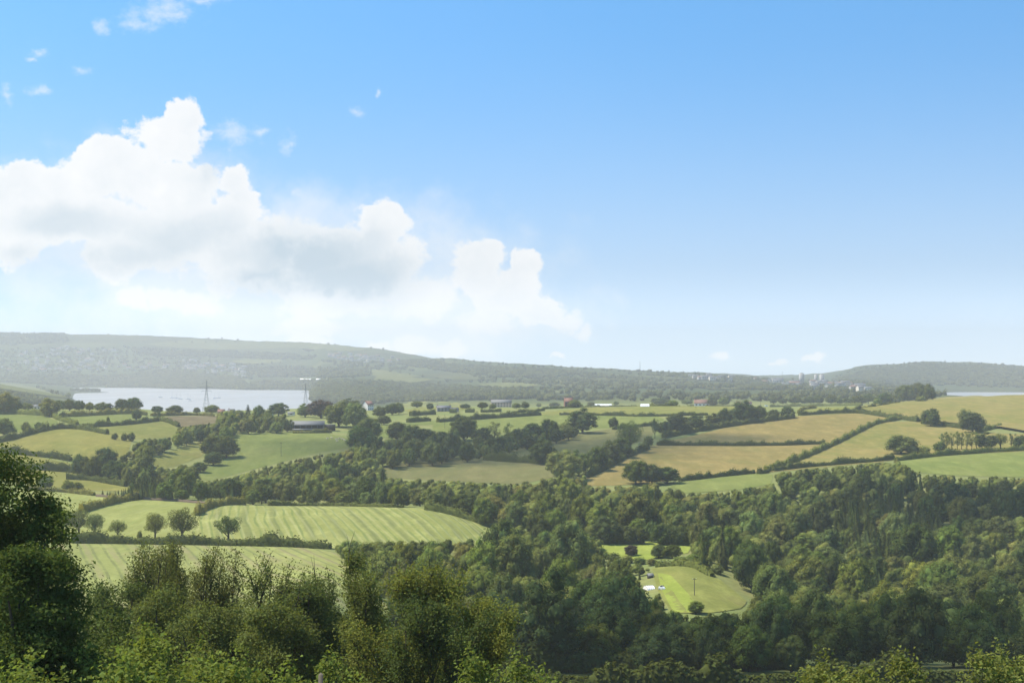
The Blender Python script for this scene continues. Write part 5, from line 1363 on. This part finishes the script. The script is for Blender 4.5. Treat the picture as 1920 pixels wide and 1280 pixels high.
# ------------------------------------------------------------------ sun, haze, clouds that shade the valley, sky
SUN_AZ, SUN_EL = R(-86), R(57)
sd = np.array([math.sin(SUN_AZ)*math.cos(SUN_EL), math.cos(SUN_AZ)*math.cos(SUN_EL), math.sin(SUN_EL)])
sl = bpy.data.lights.new('sun', 'SUN'); sl.energy = 5.0; sl.angle = R(0.55); sl.color = (1.0, 0.93, 0.81)
so = bpy.data.objects.new('sun', sl); COL.objects.link(so)
so.rotation_euler = Vector(tuple(sd)).to_track_quat('Z', 'Y').to_euler()

hm, t = mat('haze'); pv = t.n('ShaderNodeVolumePrincipled')
pv.inputs['Color'].default_value = (0.745, 0.745, 0.74, 1); pv.inputs['Density'].default_value = 1.15e-4; pv.inputs['Anisotropy'].default_value = 0.25
t.L.new(pv.outputs[0], t.n('ShaderNodeOutputMaterial').inputs['Volume'])
hz = MB().box((0, 4700, 165), (9240, 10000, 346)).build('haze', hm); tag(hz, kind='stuff')

cm, t = mat('cloud'); co = t.n('ShaderNodeTexCoord').outputs['Object']
rad = t.vec('LENGTH', t.vec('MULTIPLY', co, (1, 1, 0)))
al = t.math('ADD', t.math('SUBTRACT', 1.0, rad), t.math('MULTIPLY', t.math('SUBTRACT', t.noise(co, 2.2, 6, 0.6), 0.5), 0.9))
al = t.math('MULTIPLY', t.smooth(al, 0.0, 0.75), 0.46)
tr = t.n('ShaderNodeBsdfTransparent'); df = t.n('ShaderNodeBsdfTranslucent'); df.inputs['Color'].default_value = (0.9, 0.9, 0.9, 1)
mx = t.n('ShaderNodeMixShader'); t.put(mx.inputs[0], al); t.L.new(tr.outputs[0], mx.inputs[1]); t.L.new(df.outputs[0], mx.inputs[2])
t.L.new(mx.outputs[0], t.n('ShaderNodeOutputMaterial').inputs[0])
def cloud(X, Y, rx, ry, seed, rz=0.0, alt=900.0):
    """a small fair weather cloud whose shade falls at X, Y on the ground"""
    r = np.random.default_rng(seed); z0 = float(terr(X, Y)); k = (alt - z0)/sd[2]
    V, Fc = ico(4); n = V*(1 + 0.12*np.sin(V[:, [1, 2, 0]]*7 + seed))
    V = n.copy(); V[:, 2] = np.where(V[:, 2] < 0, V[:, 2]*0.25, V[:, 2])
    o = MB().add(V, Fc).build('cloud', cm, smooth=True)
    o.location = (X + sd[0]*k, Y + sd[1]*k, alt); o.scale = (rx, ry, 0.22*min(rx, ry)); o.rotation_euler.z = rz
    tag(o, kind='stuff'); return o
def px_xy(x, y): p = hit(x, y); return p[0], p[1]
cloud(100, 362, 330, 120, 1, 0.0)
cloud(-20, 1110, 230, 110, 2, 0.25)
cloud(150, 1215, 120, 70, 3, 0.3)
cloud(260, 800, 110, 90, 4, 0.2)

w = bpy.data.worlds.new('World'); SC.world = w; w.use_nodes = True
nt = w.node_tree; nt.nodes.clear(); t = NT(nt)
d = t.n('ShaderNodeTexCoord').outputs['Generated']
sep = t.n('ShaderNodeSeparateXYZ'); t.put(sep.inputs[0], d)
sky = t.n('ShaderNodeTexSky', sky_type='NISHITA'); sky.sun_disc = False; sky.sun_elevation = SUN_EL; sky.sun_rotation = SUN_AZ
sky.altitude = 100; sky.air_density = 1.0; sky.dust_density = 0.25; sky.ozone_density = 1.0
zz = t.math('MULTIPLY_ADD', sep.outputs['Z'], 1.0, 0.42)
cb = t.n('ShaderNodeCombineXYZ'); t.put(cb.inputs[0], sep.outputs['X']); t.put(cb.inputs[1], sep.outputs['Y']); t.put(cb.inputs[2], zz)
t.put(sky.inputs[0], t.vec('NORMALIZE', cb.outputs[0]))
skyc = t.n('ShaderNodeHueSaturation'); skyc.inputs['Saturation'].default_value = 1.25; t.put(skyc.inputs['Color'], sky.outputs[0]); skyc = t.mix(1.0, skyc.outputs[0], (0.98, 1.2, 1.1), 'MULTIPLY')
# cloud bank: directions over the horizon ahead, in tangent units
ahead = t.math('GREATER_THAN', sep.outputs['Y'], 0.05)
ysafe = t.math('MAXIMUM', sep.outputs['Y'], 0.05)
uvn = t.n('ShaderNodeCombineXYZ'); t.put(uvn.inputs[0], t.math('DIVIDE', sep.outputs['X'], ysafe)); t.put(uvn.inputs[1], t.math('DIVIDE', sep.outputs['Z'], ysafe))
UV = uvn.outputs[0]
wr = t.vec('MULTIPLY', t.vec('SUBTRACT', t.noise(UV, 14, 3, 0.5, 0, True), (0.5, 0.5, 0.5)), (0.035, 0.03, 0))
wr2 = t.vec('MULTIPLY', t.vec('SUBTRACT', t.noise(UV, 60, 5, 0.6, 0, True), (0.5, 0.5, 0.5)), (0.014, 0.014, 0))
UVW = t.vec('ADD', t.vec('ADD', UV, wr), wr2)
def blobs(src, lst):
    m = None
    for (x, y, rx, ry) in lst:
        u, v = ray(x, y); a, b = F/rx, F/ry
        q = t.vec('LENGTH', t.vec('MULTIPLY_ADD', src, (a, b, 0), (-u*a, -v*b, 0)))
        m = q if m is None else t.math('MINIMUM', m, q)
    return t.math('SUBTRACT', 1.0, m)
CRISP = [(345,215,52,48),(315,255,95,62),(200,292,60,42),(165,335,95,62),(270,330,120,75),(40,325,55,48),(-20,345,90,62),(90,355,90,55),(345,350,110,95),(450,345,48,50),(465,385,50,45),(430,410,95,65),
 (100,410,210,70),(20,445,80,70),(300,440,210,90),(480,480,160,80),(640,500,215,90),(712,425,64,54),(700,455,60,45),
 (903,485,62,44),(895,520,66,66),(985,505,48,40),(950,550,95,62),(1010,580,75,48),(620,545,30,26)]
LOW = [(815,560,75,60),(560,440,120,45),(1062,595,48,42),(1085,615,32,36),(330,560,115,42),(620,575,160,40),(780,560,110,50),(790,645,68,34),(715,648,50,22),(850,652,50,22),(600,615,95,36),(590,645,60,22),(920,600,80,40),(260,565,50,44),(1035,672,22,13),(1350,670,26,16),(1460,670,44,14),(1522,666,32,14),(1592,686,34,14),(1440,672,30,10)]
WISP = [(300,25,80,42),(270,45,50,22),(335,35,24,30),(80,92,30,14),(60,105,18,8),(160,124,22,11),(8,168,20,24),(80,165,30,16),(672,210,22,14),(540,265,14,26),(440,240,55,32),(490,236,26,14),(205,40,14,20),(380,2,50,12),(720,172,10,12),(568,372,16,12)]
n1 = t.noise(UV, 30, 9, 0.58); n2 = t.noise(t.vec('MULTIPLY', UV, (1.0, 1.3, 1)), 110, 8, 0.62)
vo = t.n('ShaderNodeTexVoronoi'); vo.inputs['Scale'].default_value = 26; vo.inputs['Detail'].default_value = 5; vo.inputs['Roughness'].default_value = 0.6; t.put(vo.inputs['Vector'], t.vec('ADD', UV, wr2))
puff = t.math('SUBTRACT', 0.5, vo.outputs['Distance'])
rough = t.math('ADD', t.math('MULTIPLY', t.math('SUBTRACT', n1, 0.5), 0.6), t.math('ADD', t.math('MULTIPLY', t.math('SUBTRACT', n2, 0.5), 0.5), t.math('MULTIPLY', puff, 0.34)))
mC = blobs(UVW, CRISP); dens = t.math('ADD', t.math('ADD', mC, 0.1), rough)
aC = t.smooth(dens, -0.02, 0.19)
mL = blobs(UVW, LOW); dl = t.math('ADD', mL, t.math('MULTIPLY', rough, 1.0)); aL = t.math('MULTIPLY', t.smooth(dl, 0.0, 0.36), 0.9)
mW = blobs(UVW, WISP); dw = t.math('ADD', mW, t.math('MULTIPLY', t.math('SUBTRACT', n2, 0.52), 2.2)); aW = t.math('MULTIPLY', t.smooth(dw, -0.1, 1.25), 0.52)
mV = blobs(UVW, [(520,520,640,210),(230,420,420,190),(780,590,440,110)]); veil = t.math('MULTIPLY', t.smooth(t.math('ADD', mV, t.math('MULTIPLY', t.math('SUBTRACT', n1, 0.5), 1.1)), 0.0, 0.7), 0.62)
alpha = t.math('SUBTRACT', 1.0, t.math('MULTIPLY', t.math('MULTIPLY', t.math('SUBTRACT', 1.0, aC), t.math('SUBTRACT', 1.0, aL)), t.math('MULTIPLY', t.math('SUBTRACT', 1.0, aW), t.math('SUBTRACT', 1.0, veil))))
alpha = t.math('MULTIPLY', alpha, ahead)
sh = t.smooth(blobs(UVW, [(660,525,230,80),(570,480,230,80),(500,530,180,50)]), 0.0, 0.95)
sh2 = t.math('MULTIPLY', t.smooth(blobs(UVW, [(350,440,190,60),(130,420,170,45),(250,480,200,50),(400,290,36,80),(70,480,110,40)]), 0.0, 0.8), 0.5)
shade = t.math('MAXIMUM', sh, sh2)
shade = t.math('SUBTRACT', t.math('ADD', shade, t.math('MULTIPLY', t.math('SUBTRACT', n1, 0.5), 0.35)), t.math('MULTIPLY', puff, 0.22), clamp=True)
lit_edge = t.smooth(dens, 0.5, 0.1)
shade = t.math('MULTIPLY', shade, t.math('SUBTRACT', 1.0, t.math('MULTIPLY', lit_edge, 0.5)))
SKYS = 0.142; q_ = 1.0/(SKYS*2**EXPO)
skyc = t.mix(t.math('POWER', t.math('SUBTRACT', 1.0, t.math('MULTIPLY', t.math('ABSOLUTE', sep.outputs['Z']), 4.0), clamp=True), 1.9), skyc, (0.72*q_, 0.855*q_, 0.965*q_))
ccol = t.mix(shade, (1.02*q_, 1.02*q_, 1.03*q_), (0.57*q_, 0.68*q_, 0.78*q_))
fin = t.mix(alpha, skyc, ccol)
fin = t.vec('SCALE', fin, None); fin.node.inputs['Scale'].default_value = 1.0
t.put(fin.node.inputs['Scale'], t.math('MULTIPLY_ADD', t.smooth(t.math('ABSOLUTE', sep.outputs['Z']), 0.075, 0.0), 0.5, 1.0))
bg = t.n('ShaderNodeBackground'); t.put(bg.inputs[0], fin); bg.inputs[1].default_value = SKYS
t.L.new(bg.outputs[0], t.n('ShaderNodeOutputWorld').inputs[0])

# ------------------------------------------------------------------ render settings
vs = SC.view_settings; vs.view_transform = 'Standard'; vs.look = 'None'; vs.gamma = 1.0; vs.exposure = EXPO
SC.display_settings.display_device = 'sRGB'
cy = SC.cycles
cy.use_denoising = True
try: cy.denoiser = 'OPENIMAGEDENOISE'
except Exception: pass
cy.max_bounces = 6; cy.diffuse_bounces = 3; cy.transmission_bounces = 4; cy.transparent_max_bounces = 8; cy.volume_bounces = 1; cy.glossy_bounces = 2
cy.use_adaptive_sampling = False
SC.render.film_transparent = False
